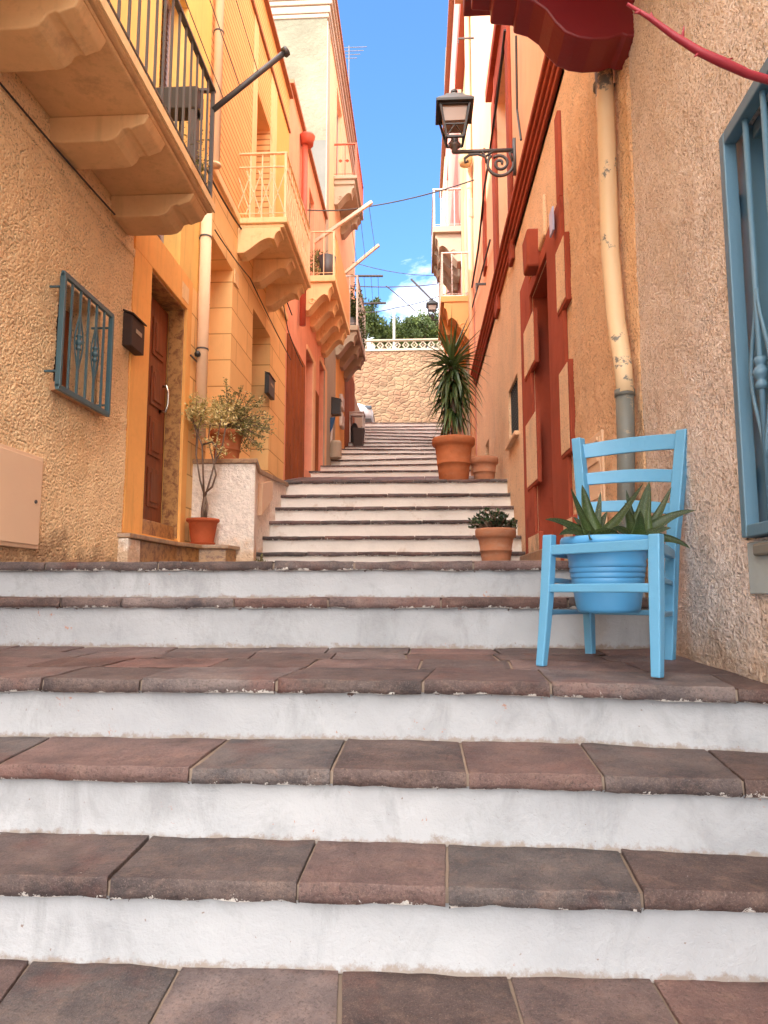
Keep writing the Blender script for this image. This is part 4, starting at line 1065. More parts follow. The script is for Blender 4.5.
mb = MB(); mb.box(XR-.15, XR+6, 14.7, yR3+.1, zR3-2.498, zR3-2.4); mb.build('roof', M['rooftile'], R3)
for hh in ([16.2, 17.4, 6.9, 9.2], [20.5, 21.6, 7.5, 9.5], [22.1, 23.3, 12.2, 14.6]): louvres(R3, fR, hh, .17, M['railgrey'])
# near one of the two
zb_ = onX(441, 302, .44).z; yb2 = onX(441, 302, .44).y
mb = MB(); mb.box(.44, XR, yb2, yb2+2.1, zb_, zb_+.12); mb.build('balcony', M['panelo'], R3, bevel=.01)
for q in range(3): y = yb2+.2+q*.85; corbel(R3, -1, XR, .54, zb_-.002, .75, y-.18, y+.18, M['panelo'])
railing(R3, XR, .47, yb2+.05, yb2+2.05, zb_+.12, .9, M['railgrey'], sp=.15, th=.016, top=.04)
zb_ = onX(433, 232, .36).z; yb2 = onX(433, 232, .36).y
yb2 = min(yb2, 24)
zb_ = onY(433, 232, yb2).z; xo = onY(433, 232, yb2).x
mb = MB(); mb.box(xo, XR, yb2, yb2+2.2, zb_, zb_+.15); mb.build('balcony', M['trimw'], R3, bevel=.01)
for q in range(3): y = yb2+.3+q*.8; corbel(R3, -1, XR, XR-xo-.06, zb_-.002, .7, y-.2, y+.2, M['trimw'])
railing(R3, XR, xo+.03, yb2+.05, yb2+2.15, zb_+.15, .95, M['railgrey'], sp=.16, th=.022, top=.06)
0 and print('R1 end', yR1, 'zc1', zc1, 'yL2', yL2, 'yL3', yL3, 'z4', z4, 'zR2', zR2, 'zR3', zR3, 'slabz', slabz, yf, 'win', wy1, wz0, wz1, 'door', dr)

# ================================================================= end of the street
yW = 32.6
wz = onY(396, 351, yW).z
mb = MB(); mb.box(-14, 12, yW, yW+.8, ztop-2, wz)
ew = tag(recentre(mb.build('stone_wall', M['rubble'], None), (0, yW, ztop)), 'high retaining wall of warm rubble stone closing the top of the stairs', 'wall')
ewc = MB(); ewc.box(-14, 12, yW-.04, yW+.84, wz+.002, wz+.12); ewc.build('coping', M['trimw'], None)
bpy.data.objects['coping'].parent = ew; bpy.data.objects['coping'].location = (0, -yW, -ztop)
# lattice balustrade
bt = onY(396, 337.5, yW).z
ba = thing('balustrade', (0, yW+.3, wz+.12), 'pale openwork concrete balustrade of curved pieces on top of the stone wall', 'balustrade')
mb = MB(); mb.box(-9, 9, yW+.2, yW+.42, bt-.07, bt); mb.box(-9, 9, yW+.2, yW+.42, wz+.122, wz+.18); mb.build('rail', M['trimw'], ba, bevel=.01)
for k in range(-14, 15):
    x = k*.42; mb = MB(); z0_, z1_ = wz+.18, bt-.07; hh = z1_-z0_
    for s in (-1, 1):
        mb.tube([(x+s*(.05+.14*abs(math.cos(math.pi*t/8))), yW+.31, z0_+hh*t/8) for t in range(9)], .034, 6)
    mb.lathe([(0, -.05), (.07, 0), (0, .05)], (x+.21, yW+.31, (z0_+z1_)/2), 6)
    mb.build('lattice_piece', M['trimw'], ba)
# terrace behind the wall
mb = MB(); mb.box(-9, -2.10, 21.8, 28.1, 3.0, ztop-.001); tag(recentre(mb.build('retaining_wall', M['trimw'], None), (-5, 25, ztop)), 'low pale wall holding up the side street left of the top steps', 'wall')
g = MB(); g.box(-60, 60, yW+.8, 200, wz-3, wz-.1); struct(g.build('terrace', M['earth']))
mb = MB(); pz = onY(394, 311, yW+3); mb.tube([(pz.x, yW+3, wz-.1), (pz.x, yW+3, pz.z)], .06, 8)
tag(recentre(mb.build('lamp_pole', M['railgrey'], None, smooth=True), (pz.x, yW+3, wz-.1)), 'slim white pole standing between the trees above the stone wall', 'pole')

# ================================================================= real relief of the rough cast where it is seen from near
def coat(parent, fn, y0, y1, z0, z1, step, mat, skips=(), grain=70., amp=.007, seed=0.):
    ny, nz_ = int((y1-y0)/step), int((z1-z0)/step)
    N = noise.noise; vs = []; cs = []; fs = []
    for j in range(nz_+1):
        z = z0 + (z1-z0)*j/nz_
        for i in range(ny+1):
            y = y0 + (y1-y0)*i/ny
            g = N((y*grain+seed, z*grain, seed)); g2 = N((y*grain*2.3, z*grain*2.3, 5+seed)); big = N((y*7, z*7, 2+seed)); br = N((y*1.7, z*1.7, 9+seed))
            t = .5 + g*.85 + g2*.35 + big*.18
            t = min(1, max(0, t)); t = t*t*(3-2*t)
            d = amp*(t + .5*g2*.4) + .010*(big*.5+.5) + .012*(br*.5+.5)
            e = min((i)/3, (ny-i)/3, (j)/3, (nz_-j)/3, 1)
            vs.append(fn(y, z, -.001 - d*e)); cs.append((t, 0, 0, 1))
    for j in range(nz_):
        z = z0 + (z1-z0)*(j+.5)/nz_
        for i in range(ny):
            y = y0 + (y1-y0)*(i+.5)/ny
            if any(a < y < b and c < z < d for a, b, c, d in skips): continue
            k = j*(ny+1)+i; fs.append((k, k+1, k+ny+2, k+ny+1))
    mb = MB(); mb.nonorm = True; mb.add(vs, fs, None); mb.c = cs; mb.col = True
    return mb.build('render_coat', mat, parent, smooth=True)
coat(L1, fL, 3.05, y1b-.004, .10, slabz-.06, .0065, M['stuccoLC'], [tuple(wh[:4])], 84., .0048)
coat(R1, fN, 1.2, yN-.002, -.45, 2.75, .0055, M['stuccoNC'], [(bw[0]-.01, bw[1]+.004, bw[2]-.004, bw[3]+.004)], 105., .0036, 3.)
coat(R1, fR, yN+.002, ya_-.004, -.1, zc1-.17, .0085, M['stuccoRC'], [], 95., .0042, 6.)
# ================================================================= raised block beside the first flight
zb0 = onX(189, 457, XL).z; zb1 = H1[5]
blk = thing('stair_block', (-1.8, 6.2, .2), 'cream rendered block with stone coping beside the first flight, carrying a potted shrub', 'block')
bp = [(XL, 6.161), (-1.50, 6.165), (-1.64, 6.86), (-1.60, 8.20), (XL, 8.20)]
mb = MB(); n = len(bp)
zt = [zb0, zb0, zb0+.03, zb1-.02, zb1-.02]
vs = [(a, b, .0) for a, b in bp] + [(a, b, z-.045) for (a, b), z in zip(bp, zt)]
mb.add(vs, [tuple(range(n))[::-1], tuple(range(n, 2*n))] + [(i, (i+1) % n, n+(i+1) % n, n+i) for i in range(n)])
mb.build('wall', M['block'], blk)
bq = [(XL, 6.14), (-1.475, 6.14), (-1.61, 6.86), (-1.57, 8.21), (XL, 8.21)]
mb = MB(); vs = [(a, b, z-.044) for (a, b), z in zip(bq, zt)] + [(a, b, z) for (a, b), z in zip(bq, zt)]
mb.add(vs, [tuple(range(n))[::-1], tuple(range(n, 2*n))] + [(i, (i+1) % n, n+(i+1) % n, n+i) for i in range(n)])
mb.build('coping', M['slab'], blk, bevel=.008)
mb = MB(); mb.prism([(6.87, .75), (7.35, .98), (7.35, 1.18), (6.87, 1.08)], lambda a, b, d: (d, a, b), -1.70, -1.592); mb.build('patch', M['meter'], blk)

# ================================================================= chair
def P(px, py, y): return onY(px, py, y)
ch = thing('chair', (.65, 2.3, Z3+.01), 'light blue wooden ladder back chair with no seat, holding a blue pot by the wall', 'chair')
def foot(px, py): return onZ(px, py, Z3+.008)
fl_, fr_2, bl_, br_ = foot(541.5, 666), foot(657.5, 677.5), foot(590.5, 655.5), foot(671, 661)
br_ = foot(670, 660)
tfl = P(549.5, 535, fl_.y+.005); tfr = P(656, 534, fr_2.y+.0)
W_ = .034
def leg(mb, pts, w, tw=None, chamfer=True):
    for (a, b) in zip(pts, pts[1:]): pass
    # continuous square post through pts
    ax = (fr_2 - fl_).normalized(); ay = V((-ax.y, ax.x, 0))
    vs = []; n = len(pts); ws = tw or [w]*n
    for p, ww in zip(pts, ws):
        for i, j in ((-1,-1),(1,-1),(1,1),(-1,1)): vs.append(V(p) + ax*(i*ww/2) + ay*(j*ww/2*.92))
    fs = [(3,2,1,0), tuple((n-1)*4+k for k in range(4))] + [(i*4+k, i*4+(k+1) % 4, (i+1)*4+(k+1) % 4, (i+1)*4+k) for i in range(n-1) for k in range(4)]
    mb.add(vs, fs); return mb
def curve(a, b, bow, n=6):
    a, b = V(a), V(b); return [a.lerp(b, t/n) + V(bow)*math.sin(math.pi*t/n) for t in range(n+1)]
MC = M['chair']
leg(MB(), curve(fl_, tfl, (.004, 0, 0)), W_, [.030, .032, .034, .036, .037, .037, .036]).build('leg', MC, ch, bevel=.004)
leg(MB(), curve(fr_2, tfr, (0, 0, 0)), W_, [.030, .032, .034, .036, .037, .037, .036]).build('leg', MC, ch, bevel=.004)
# back posts: straight to seat height, then leaning back and outwards
sz = tfl.z
bls = P(586.5, 545, bl_.y); brs = P(672.5, 545, br_.y)
blt = P(578, 438.5, bl_.y+.03); brt = P(683, 430, br_.y-.03)
def backpost(f, s, t):
    pts = [f, f.lerp(s, .5), s, s.lerp(t, .33)+V((0, -.006, 0)), s.lerp(t, .66)+V((0, -.004, 0)), t]
    return leg(MB(), pts, W_, [.032, .038, .042, .042, .042, .041]).build('back_post', MC, ch, bevel=.004)
backpost(bl_, bls, blt); backpost(br_, brs, brt)
def lerp_post(f, t, z): k = (z-f.z)/(t.z-f.z); return f.lerp(t, k)
def post_at(s, t, z): k = (z-s.z)/(t.z-s.z); return s.lerp(t, k)
def rail(name, a, b, w, h): mb = MB(); mb.bar(a, b, w, h); return mb.build(name, MC, ch, bevel=.004)
z_t = P(600, 547.5, (fl_.y+fr_2.y)/2).z; z_l = P(600, 588, (fl_.y+fr_2.y)/2).z
fpl = lambda z: lerp_post(fl_, tfl, z); fpr = lambda z: lerp_post(fr_2, tfr, z)
bpl = lambda z: lerp_post(bl_, bls, z); bpr = lambda z: lerp_post(br_, brs, z)
zr1 = z_t; zr2 = z_l
rail('front_rail', fpl(zr1), fpr(zr1), .022, .034); rail('stretcher', fpl(zr2), fpr(zr2), .018, .028)
rail('side_rail', fpl(zr1-.004), bpl(zr1-.004), .022, .034); rail('side_rail', fpr(zr1-.004), bpr(zr1-.004), .022, .034)
rail('back_rail', bpl(zr1-.0), bpr(zr1-.0), .022, .034)
zq1 = P(560, 574, fl_.y).z; zq2 = P(560, 606, fl_.y).z
for z in (zr1-.10, zr1-.21):
    rail('stretcher', fpl(z), bpl(z-.01), .015, .018); rail('stretcher', fpr(z), bpr(z-.01), .015, .018)
rail('stretcher', bpl(zr1-.22), bpr(zr1-.22), .014, .02)
# ladder slats, arched and bowed backwards
for py_l, py_r, py_m, hh in ((452, 441.5, 441, .058), (480, 476, 473, .048), (508, 509, 505, .042)):
    zl = P(583, py_l, bl_.y+.02).z; zr = P(676, py_r, br_.y-.02).z
    a, b = post_at(bls, blt, zl), post_at(brs, brt, zr)
    mb = MB(); n = 14; vs = []
    d = (b-a).normalized(); nn = V((-d.y, d.x, 0))
    for k in range(n+1):
        t = k/n; p = a.lerp(b, t) + nn*(.030*math.sin(math.pi*t)); ar = .014*math.sin(math.pi*t)
        for dx, dz in ((-1, -hh/2+ar*.8), (1, -hh/2+ar*.8), (1, hh/2+ar), (-1, hh/2+ar)): vs.append(p + nn*(dx*.007) + V((0, 0, dz)))
    fs = [(3,2,1,0), tuple(n*4+k for k in range(4))] + [(i*4+k, i*4+(k+1) % 4, (i+1)*4+(k+1) % 4, (i+1)*4+k) for i in range(n) for k in range(4)]
    mb.add(vs, fs); mb.build('back_slat', MC, ch, bevel=.003)

# blue pot hung by its rim on the seat frame
pc = onY(606, 541, (fl_.y+fr_2.y+bl_.y+br_.y)/4 - .03)
pr = 43*pc.y*1.0/F; zt_ = pc.z + .012; zb_ = onY(611, 612, pc.y).z; hh = zt_ - zb_
bpot = thing('flower_pot', (pc.x, pc.y, zb_), 'bright blue plastic pot with ribbed sides hanging in the frame of the blue chair', 'pot')
prof = [(0, 0), (.66*pr, 0), (.69*pr, .01)]
def rr(t): return pr*(.69 + .25*t)
for t in (.1, .2): prof.append((rr(t), t*hh))
for t in (.40, .47, .54, .61): prof += [(rr(t), t*hh-.004), (rr(t)+.0012, t*hh), (rr(t)+.0012, t*hh+.010), (rr(t), t*hh+.013)]
prof += [(rr(.85), .85*hh), (pr*.97, .855*hh), (pr*1.03, .90*hh), (pr*1.03, .96*hh), (pr*.99, hh), (pr*.93, hh), (pr*.90, .93*hh), (pr*.86, .88*hh)]
mb = MB(); mb.lathe(prof, (pc.x, pc.y, zb_), 48); mb.build('body', M['potblue'], bpot, smooth=True)
mb = MB(); mb.lathe([(0, .905*hh), (pr*.4, .91*hh), (pr*.885, .90*hh)], (pc.x, pc.y, zb_), 24); mb.build('soil', M['soil'], bpot)
def blade(mb, p, d0, L, w, droop, up0=None, n=10, thick=.25, tone=(.2, .8), twist=0, taper=1.5):
    """succulent blade: channelled, tapering, bending under its weight; droop bends towards -z (positive) or up"""
    p = V(p); d = V(d0).normalized(); vs = []; cs = []
    side = d.cross(V((-d.x*.5, -.72, .6))); 
    if side.length < .05: side = V((1, 0, 0))
    side.normalize()
    if twist: side = Matrix.Rotation(twist, 3, d) @ side
    for k in range(n+1):
        t = k/n
        ww = w*(1-t)**(1/taper) * (1 + .25*math.sin(math.pi*min(1, t*2.2)) if t < .45 else 1)
        ww = max(ww, w*.02); u = side.cross(d).normalized()
        th = w*thick*(1-t*.85)
        for a, b in ((-.5, .18), (-.25, -.02), (0, -.10), (.25, -.02), (.5, .18), (.25, -.02-thick*1.0), (0, -.10-thick*1.3), (-.25, -.02-thick*1.0)):
            vs.append(p + side*(a*ww*1.45) + u*(b*ww)); cs.append((tone[0]+(tone[1]-tone[0])*(1-t)**1.6, 0, 0, 1))
        p = p + d*(L/n)
        d = (d + V((0, 0, -droop/n))).normalized(); side = (side - d*side.dot(d)).normalized()
    m = 8
    fs = [(i*m+k, i*m+(k+1) % m, (i+1)*m+(k+1) % m, (i+1)*m+k) for i in range(n) for k in range(m)] + [tuple(range(m))[::-1]]
    b0 = len(mb.v); mb.add(vs, fs, None); mb.c[b0:] = cs; mb.col = True
def aloe(cx, cy, cz, leaves, label):
    t = thing('aloe', (cx, cy, cz), label, 'aloe')
    for (px, py, dy, w, dr_, tn) in leaves:
        tip = onY(px, py, cy+dy); L0 = (tip - V((cx, cy, cz)))
        # solve a start direction that reaches the tip after drooping
        mb = MB(); L = L0.length*1.04; d = (L0.normalized() + V((0, 0, dr_*.52))).normalized()
        blade(mb, (cx + d.x*.012, cy + d.y*.012, cz), d, L, w, dr_, tone=tn)
        mb.build('leaf', M['leafA'], t, smooth=True)
    return t
zs_a = zb_ + .90*hh
a1 = onY(594, 538, pc.y-.02); a1.z = zs_a; a2 = onY(636, 538, pc.y-.01); a2.z = zs_a
T1_ = (.08, .75); T2_ = (.05, .4)
aloe(a1.x, a1.y, zs_a, [(548, 519, -.06, .040, .95, T2_), (573, 490, -.03, .036, -.15, T1_), (583, 487, .02, .052, .0, (.15, 1.)), (600, 494, .03, .028, .0, T2_), (637, 485, -.05, .036, -.35, T2_), (560, 535, -.10, .040, 1.3, T2_), (618, 532, -.09, .045, 1.5, T2_), (590, 541, -.13, .045, 1.2, T1_), (606, 512, .07, .03, .6, T2_), (575, 517, .07, .04, .7, T2_)],
     'left of two spiky dark green aloes growing in the blue chair pot')
aloe(a2.x, a2.y, zs_a, [(648, 484, .0, .056, -.05, (.15, 1.)), (666, 487, .03, .034, -.5, T1_), (692, 509, -.02, .046, 1.0, T2_), (688, 553, -.04, .040, 1.35, T2_), (627, 492, .03, .03, .1, T2_), (626, 504, .0, .045, .0, (.15, .9)), (612, 528, -.08, .036, 1.3, T2_), (648, 548, -.12, .055, 1.4, T1_), (668, 528, -.06, .038, .9, T2_), (640, 512, -.06, .045, .1, (.2, .9))],
     'right of two spiky dark green aloes, one leaf drooping past the blue chair')

# ================================================================= pots and plants
def terracotta(name, x, y, z, r, h, mat, label, soil=.9, bands=True, saucer=False, rim=.16):
    t = thing(name, (x, y, z), label, 'pot')
    rb = r*.66; P_ = [(0, 0), (rb*.97, 0), (rb, .008)]
    def q(t_): return rb + (r*.90-rb)*t_
    P_ += [(q(.3), .3*h)]
    if bands: P_ += [(q(.42), .42*h), (q(.42)+.006, .425*h), (q(.46)+.006, .455*h), (q(.46), .46*h)]
    P_ += [(q(.8), (1-rim-.05)*h), (q(.85)+.004, (1-rim-.03)*h), (r*.96, (1-rim)*h), (r, (1-rim*.85)*h), (r*1.01, (1-rim*.25)*h), (r*.985, h), (r*.91, h), (r*.88, (1-rim*.4)*h), (r*.85, (1-rim)*h)]
    mb = MB(); mb.lathe(P_, (x, y, z), 44, wob=.006); mb.build('body', mat, t, smooth=True)
    mb = MB(); mb.lathe([(0, soil*h+.01), (r*.5, soil*h+.015), (r*.89, soil*h)], (x, y, z), 24); mb.build('soil', M['soil'], t)
    if saucer: mb = MB(); mb.lathe([(0, -.001), (rb*1.05, -.001), (rb*1.22, .02), (rb*1.18, .024), (rb*1.0, .008), (0, .006)], (x, y, z), 32); mb.build('saucer', mat, t)
    return t
gy = 8.55
yp = onY(453.5, 445, gy); r_ = 21.5*gy/F; zp = H1[5]; ht = onY(453.5, 439, gy).z-zp
terracotta('flower_pot', yp.x, gy, zp, r_, ht, M['terra'], 'largest terracotta pot, holding the tall yucca on the second landing', soil=.92)
yq_ = onY(484, 460, gy-.0); zq = onY(484, 458, gy).z
terracotta('flower_pot', yq_.x-.0, gy+.0, zp, 14.2*gy/F, zq-zp, M['terraP'], 'pale terracotta pot without a plant beside the big yucca pot', soil=.8, rim=.24)
# jade plant
jy = 6.1; jp = onY(495.5, 528, jy); zg = .188; jr = 20.0*jy/F
jx = min(jp.x, XR-jr-.03)
terracotta('flower_pot', jp.x, jy, zg, jr, onY(495, 529, jy).z-zg, M['terraP'], 'weathered terracotta pot with the small jade plant at the foot of the first flight', soil=.93, rim=.22)
jade = thing('jade_plant', (jp.x, jy, onY(495, 531, jy).z), 'low bushy dark jade plant in the weathered pot by the first flight', 'plant')
zj = onY(495, 531, jy).z; mb = MB(); st = MB()
for k in range(46):
    a = R.uniform(0, 2*math.pi); rr_ = jr*R.uniform(.2, 1.25); tp = V((jp.x - .02 + rr_*math.cos(a)*1.05, jy + rr_*math.sin(a)*.9, zj + R.uniform(.03, .20)*(1.15-.45*rr_/jr)))
    b = V((jp.x + rr_*.25*math.cos(a), jy + rr_*.25*math.sin(a), zj-.01)); mid = b.lerp(tp, .5) + V((0, 0, .02)); st.tube([b, mid, tp], [.008, .006, .004], 5)
    for j in range(16):
        q = mid.lerp(tp, R.uniform(.1, 1.08)); d = V((R.uniform(-1, 1), R.uniform(-1, 1), R.uniform(-.1, 1.1)))
        L = R.uniform(.028, .046); mb.leaf(q, d, L, L*.62, c=(R.random()**1.5, 0, 0, 1), fold=.1)
st.build('stem', M['bark'], jade, smooth=True); mb.build('foliage', M['leafJ'], jade)

# yucca
yu = thing('yucca', (yp.x, gy, zp+ht*.9), 'tall yucca with a long shaggy skirt of drooping sword leaves in the big pot', 'plant')
zt0 = zp+ht*.9; zc_ = onY(455, 362, gy).z
mb = MB(); mb.tube([(yp.x+.02, gy, zt0-.03), (yp.x+.03, gy, zt0+.2), (yp.x+.0, gy, zc_-.3), (yp.x-.01, gy, zc_-.05)], [.075, .06, .05, .045], 10); mb.build('trunk', M['bark'], yu, smooth=True)
def sword(mb, p, d, L, w, droop, tone, n=7):
    p = V(p); d = V(d).normalized(); side = d.cross(V((0, 0, 1)));
    if side.length < .05: side = V((math.cos(tone*9), math.sin(tone*9), 0))
    side.normalize(); vs = []; cs = []
    for k in range(n+1):
        t = k/n; ww = w*(.55+.45*math.sin(math.pi*min(t*1.3+.15, 1)))*(1-t**3) + .001; u = side.cross(d)
        vs += [p - side*ww/2 + u*ww*.22, p, p + side*ww/2 + u*ww*.22]; cs += [(tone, 0, 0, 1)]*3
        p = p + d*(L/n); d = (d + V((0, 0, -droop/n))).normalized()
    fs = []
    for k in range(n): fs += [(k*3, k*3+1, k*3+4, k*3+3), (k*3+1, k*3+2, k*3+5, k*3+4)]
    b0 = len(mb.v); mb.add(vs, fs, None); mb.c[b0:] = cs; mb.col = True; mb.nonorm = True
top_ = V((yp.x-.01, gy, zc_))
# crown: leaves as in the picture plus more around the back
mb = MB()
for px, py, dy in ((452, 304, .0), (476, 312, -.15), (487, 324, -.1), (433, 325, -.2), (432, 343, .1), (428, 352, -.3), (482, 345, -.2), (418, 342, .2), (441, 318, .3), (468, 318, .3), (480, 335, .3), (426, 372, -.15), (430, 366, .25), (483, 352, .15)):
    tp = onY(px, py, gy+dy*.8); L0 = tp-top_; dr_ = .12 + .5*max(0, 1-abs(L0.normalized().z)*1.3)
    sword(mb, top_ + L0.normalized()*.01, L0.normalized()+V((0, 0, dr_*.5)), L0.length*1.03, .055, dr_, R.uniform(.1, .5))
for k in range(40):
    a = k*2.4; el = R.uniform(.0, 1.25); d = V((math.cos(a)*math.cos(el), math.sin(a)*math.cos(el), math.sin(el)))
    sword(mb, top_ - V((0, 0, R.uniform(0, .12))), d, R.uniform(.42, .66), .05, .9*(1.3-el)+.2, R.random()*.6)
for k in range(165):
    a = k*2.4+R.uniform(-.2, .2); t = R.random()**1.0; z = zc_ - .05 - t*.72
    rad = .045; el = R.uniform(-.95, .1) - t*.35
    d = V((math.cos(a)*math.cos(el), math.sin(a)*math.cos(el), math.sin(el)))
    sword(mb, (top_.x + rad*math.cos(a), gy + rad*math.sin(a), z), d, R.uniform(.36, .62)*(1-.35*t), R.uniform(.038, .058), R.uniform(.9, 2.5), R.random()**1.5)
mb.build('foliage', M['leafY'], yu)
mb = MB(); mb.nonorm = True
for k in range(34):
    a = k*2.4; z = zc_-.70-R.random()*.25; el = R.uniform(-1.3, -.6); d = V((math.cos(a)*math.cos(el), math.sin(a)*math.cos(el), math.sin(el)))
    sword(mb, (top_.x+.04*math.cos(a), gy+.04*math.sin(a), z), d, R.uniform(.2, .4), .035, 1.5, R.random())
mb.build('dry_foliage', M['leafD'], yu)

# left: tall leggy plant in a plastic pot on the stoop
py_ = 5.98; q_ = onY(203, 520, py_); zst = zs_
pr_ = 16.5*py_/F
terracotta('flower_pot', q_.x, py_, zst, pr_, onY(203, 519, py_).z-zst, M['plastic'], 'shiny orange plastic pot with a bare stemmed plant on the stoop', soil=.9, bands=False, rim=.12, saucer=True)
lp = thing('shrub', (q_.x, py_, onY(203, 522, py_).z), 'leggy shrub with bare forked stems and yellowish leaf tips rising from the plastic pot', 'plant')
b0_ = V((q_.x, py_, onY(203, 522, py_).z)); st = MB(); lf = MB()
def pp_(px, py, dy=0): return onY(px, py, py_+dy)
fork = pp_(205, 497)
st.tube([b0_, pp_(203, 508), fork], [.022, .016, .014], 7); st.tube([b0_+V((.02, 0, 0)), pp_(207, 505), pp_(205, 494)], [.014, .012, .01], 6)
tips = []
for pts in ([(205, 497), (200, 480), (196, 455), (199, 425), (206, 405)], [(205, 497), (210, 480), (215, 462), (217, 440), (222, 415)], [(204, 494), (212, 487), (216, 475), (213, 460), (208, 440), (211, 420)],
            [(204, 500), (203, 470), (202, 445), (194, 425), (188, 414)], [(196, 455), (197, 430), (190, 412)], [(215, 462), (222, 448), (226, 425), (230, 408)], [(202, 445), (212, 442), (220, 452)]):
    p3 = [pp_(a, b, R.uniform(-.06, .06)*(i > 0)) for i, (a, b) in enumerate(pts)]
    st.tube(p3, [.010*(1-.6*i/len(p3)) for i in range(len(p3))], 5)
    tips += [p3[-1], p3[-2], p3[-1]]
for k in range(26):
    px, py = R.uniform(184, 226), R.gauss(412, 7); p = pp_(px, py, R.uniform(-.12, .12)); s = min(tips, key=lambda q: (q-p).length); st.tube([s, p], [.004, .002], 4); tips.append(p)
st.build('stem', M['bark'], lp, smooth=True)
for p in tips:
    for k in range(24):
        d = V((R.gauss(0, 1), R.gauss(0, 1), R.gauss(.2, .8))); q = p + V((R.gauss(0, .035), R.gauss(0, .035), R.gauss(0, .028)))
        lf.leaf(q, d, R.uniform(.03, .05), R.uniform(.012, .02), c=(R.random(), 0, 0, 1))
lf.build('foliage', M['leafV'], lp)
# bushy shrub on the block
sy = 6.55; sp = onY(227, 438, sy); sr = 17*sy/F
zsb = zb0+.01
shp = terracotta('flower_pot', sp.x, sy, zsb, sr*1.02, onY(227, 432, sy).z-zsb, M['terra'], 'terracotta pot on top of the cream block, half hidden under its shrub', soil=.9)
bs = thing('shrub', (sp.x, sy, onY(227, 433, sy).z), 'spreading shrub of small cream edged leaves spilling over the pot on the block', 'plant')
c0 = V((sp.x, sy, onY(227, 433, sy).z)); st = MB(); lf = MB(); lo_ = MB()
def ps_(px, py, dy=0): return onY(px, py, sy+dy)
shoots = [(226, 378), (228, 386), (243, 385), (247, 392), (236, 392), (220, 396), (213, 402), (206, 410), (232, 402), (241, 404), (253, 400), (262, 400), (268, 414), (274, 425), (272, 434), (265, 440), (262, 447), (255, 446), (248, 438), (240, 430), (232, 420), (224, 412), (216, 415), (209, 420), (246, 418), (258, 420), (251, 428), (238, 412), (228, 440), (220, 430), (212, 428), (236, 437), (244, 446), (216, 408), (250, 410)]
for i, (px, py) in enumerate(shoots + [(x+R.uniform(-6, 6), y+R.uniform(-5, 5)) for x, y in shoots[4:]]*2):
    tp = ps_(px, py, R.uniform(-.24, .2)); mid = c0.lerp(tp, .5) + V((0, 0, .07 if py > 405 else .02)); pts = [c0, c0.lerp(mid, .6)+V((0,0,.02)), mid, mid.lerp(tp, .6), tp]
    st.tube(pts, [.008, .006, .005, .003, .002], 4)
    dark = px > 240 or py < 400
    for k in range(46):
        t = R.uniform(.35, 1.0); seg = min(3, int(t*4)); q = pts[seg].lerp(pts[seg+1], t*4-seg) + V((R.gauss(0, .015), R.gauss(0, .015), R.gauss(0, .015)))
        d = V((R.gauss(0, 1), R.gauss(0, 1), R.gauss(.3, .7))); (lo_ if dark and R.random() < .75 else lf).leaf(q, d, R.uniform(.022, .04), R.uniform(.012, .019), c=(R.random(), 0, 0, 1))
st.build('stem', M['bark'], bs); lf.build('pale_foliage', M['leafV'], bs); lo_.build('green_foliage', M['leafO'], bs)
# weed in the corner of the steps
wd = MB()
for k in range(50): wd.leaf((-1.52+R.gauss(0, .03), 6.5+R.gauss(0, .05), .2+abs(R.gauss(0, .05))), (R.gauss(0, 1), R.gauss(0, 1), 1), .05, .016, c=(R.random(), 0, 0, 1))
tag(recentre(wd.build('weed', M['leafO'], None), (-1.52, 6.5, .2)), 'tiny green weed sprouting at the foot of the cream block beside the steps', 'plant')

# ================================================================= drainpipes, cables, boxes on the left wall
yy_ = onX(205, 330, XL+.06).y
mb = MB(); a = onX(220, 5, XL+.06); bxx = XL+.062
ztp = LY(219, 0)[1]+2; zlow = LY(216, 166)[1]
yA = onX(217, 100, bxx).y; yB = onX(204, 300, bxx).y
zend = onX(204, 440, bxx).z
mb.tube([(bxx, yA, 9.5), (bxx, yA, onX(216, 166, bxx).z)], .046, 14); mb.tube([(bxx, yA, onX(216, 166, bxx).z+.0), (bxx, yA, onX(216, 166, bxx).z-.02)], .058, 14)
dp = thing('downpipe', (bxx, yB, zend), 'beige round downpipe running down the orange wall behind the shrubs', 'pipe')
p1 = MB(); p1.tube([(bxx, yB, onX(208, 215, bxx).z), (bxx, yB, zend)], .052, 14); p1.build('lower_pipe', M['pipe'], dp, smooth=True); mb.build('upper_pipe', M['pipe'], dp, smooth=True)
for py in (235, 352):
    mb = MB(); z = onX(204, py, bxx).z; mb.tube([(bxx, yB, z), (bxx, yB, z+.015)], .057, 14); mb.bar((bxx-.05, yB, z), (XL-.01, yB, z), .02); mb.build('bracket', M['iron'], dp)
mb = MB(); z = onX(217, 28, bxx).z; mb.tube([(bxx, yA, z), (bxx, yA, z+.015)], .052, 14); mb.build('bracket', M['iron'], dp)
def cable(pts, r, label, mat='cable', sag=0, group=None, name='cable', n=14, cat='cable'):
    out = []
    pts = [V(p) for p in pts]
    for a, b in zip(pts, pts[1:]):
        for k in range(n): t = k/n; q = a.lerp(b, t); q.z -= sag*4*t*(1-t); out.append(q)
    out.append(pts[-1]); mb = MB(); mb.tube(out, r, 5); o = mb.build(name, M[mat], None)
    return tag(recentre(o, pts[0]), label, cat, group)
xa = XL+.045
cable([onX(0, 83, XL+.04), onX(131, 232, XL+.04)], .006, 'thin dark cable clipped along the rough ochre wall under the near balcony', sag=.01)
cable([onX(206, 168, xa), onX(250, 240, xa), onX(276, 262, xa), onX(292, 315, xa)], .010, 'slack black cable drooping along the orange wall towards the ornate balcony', sag=.05)
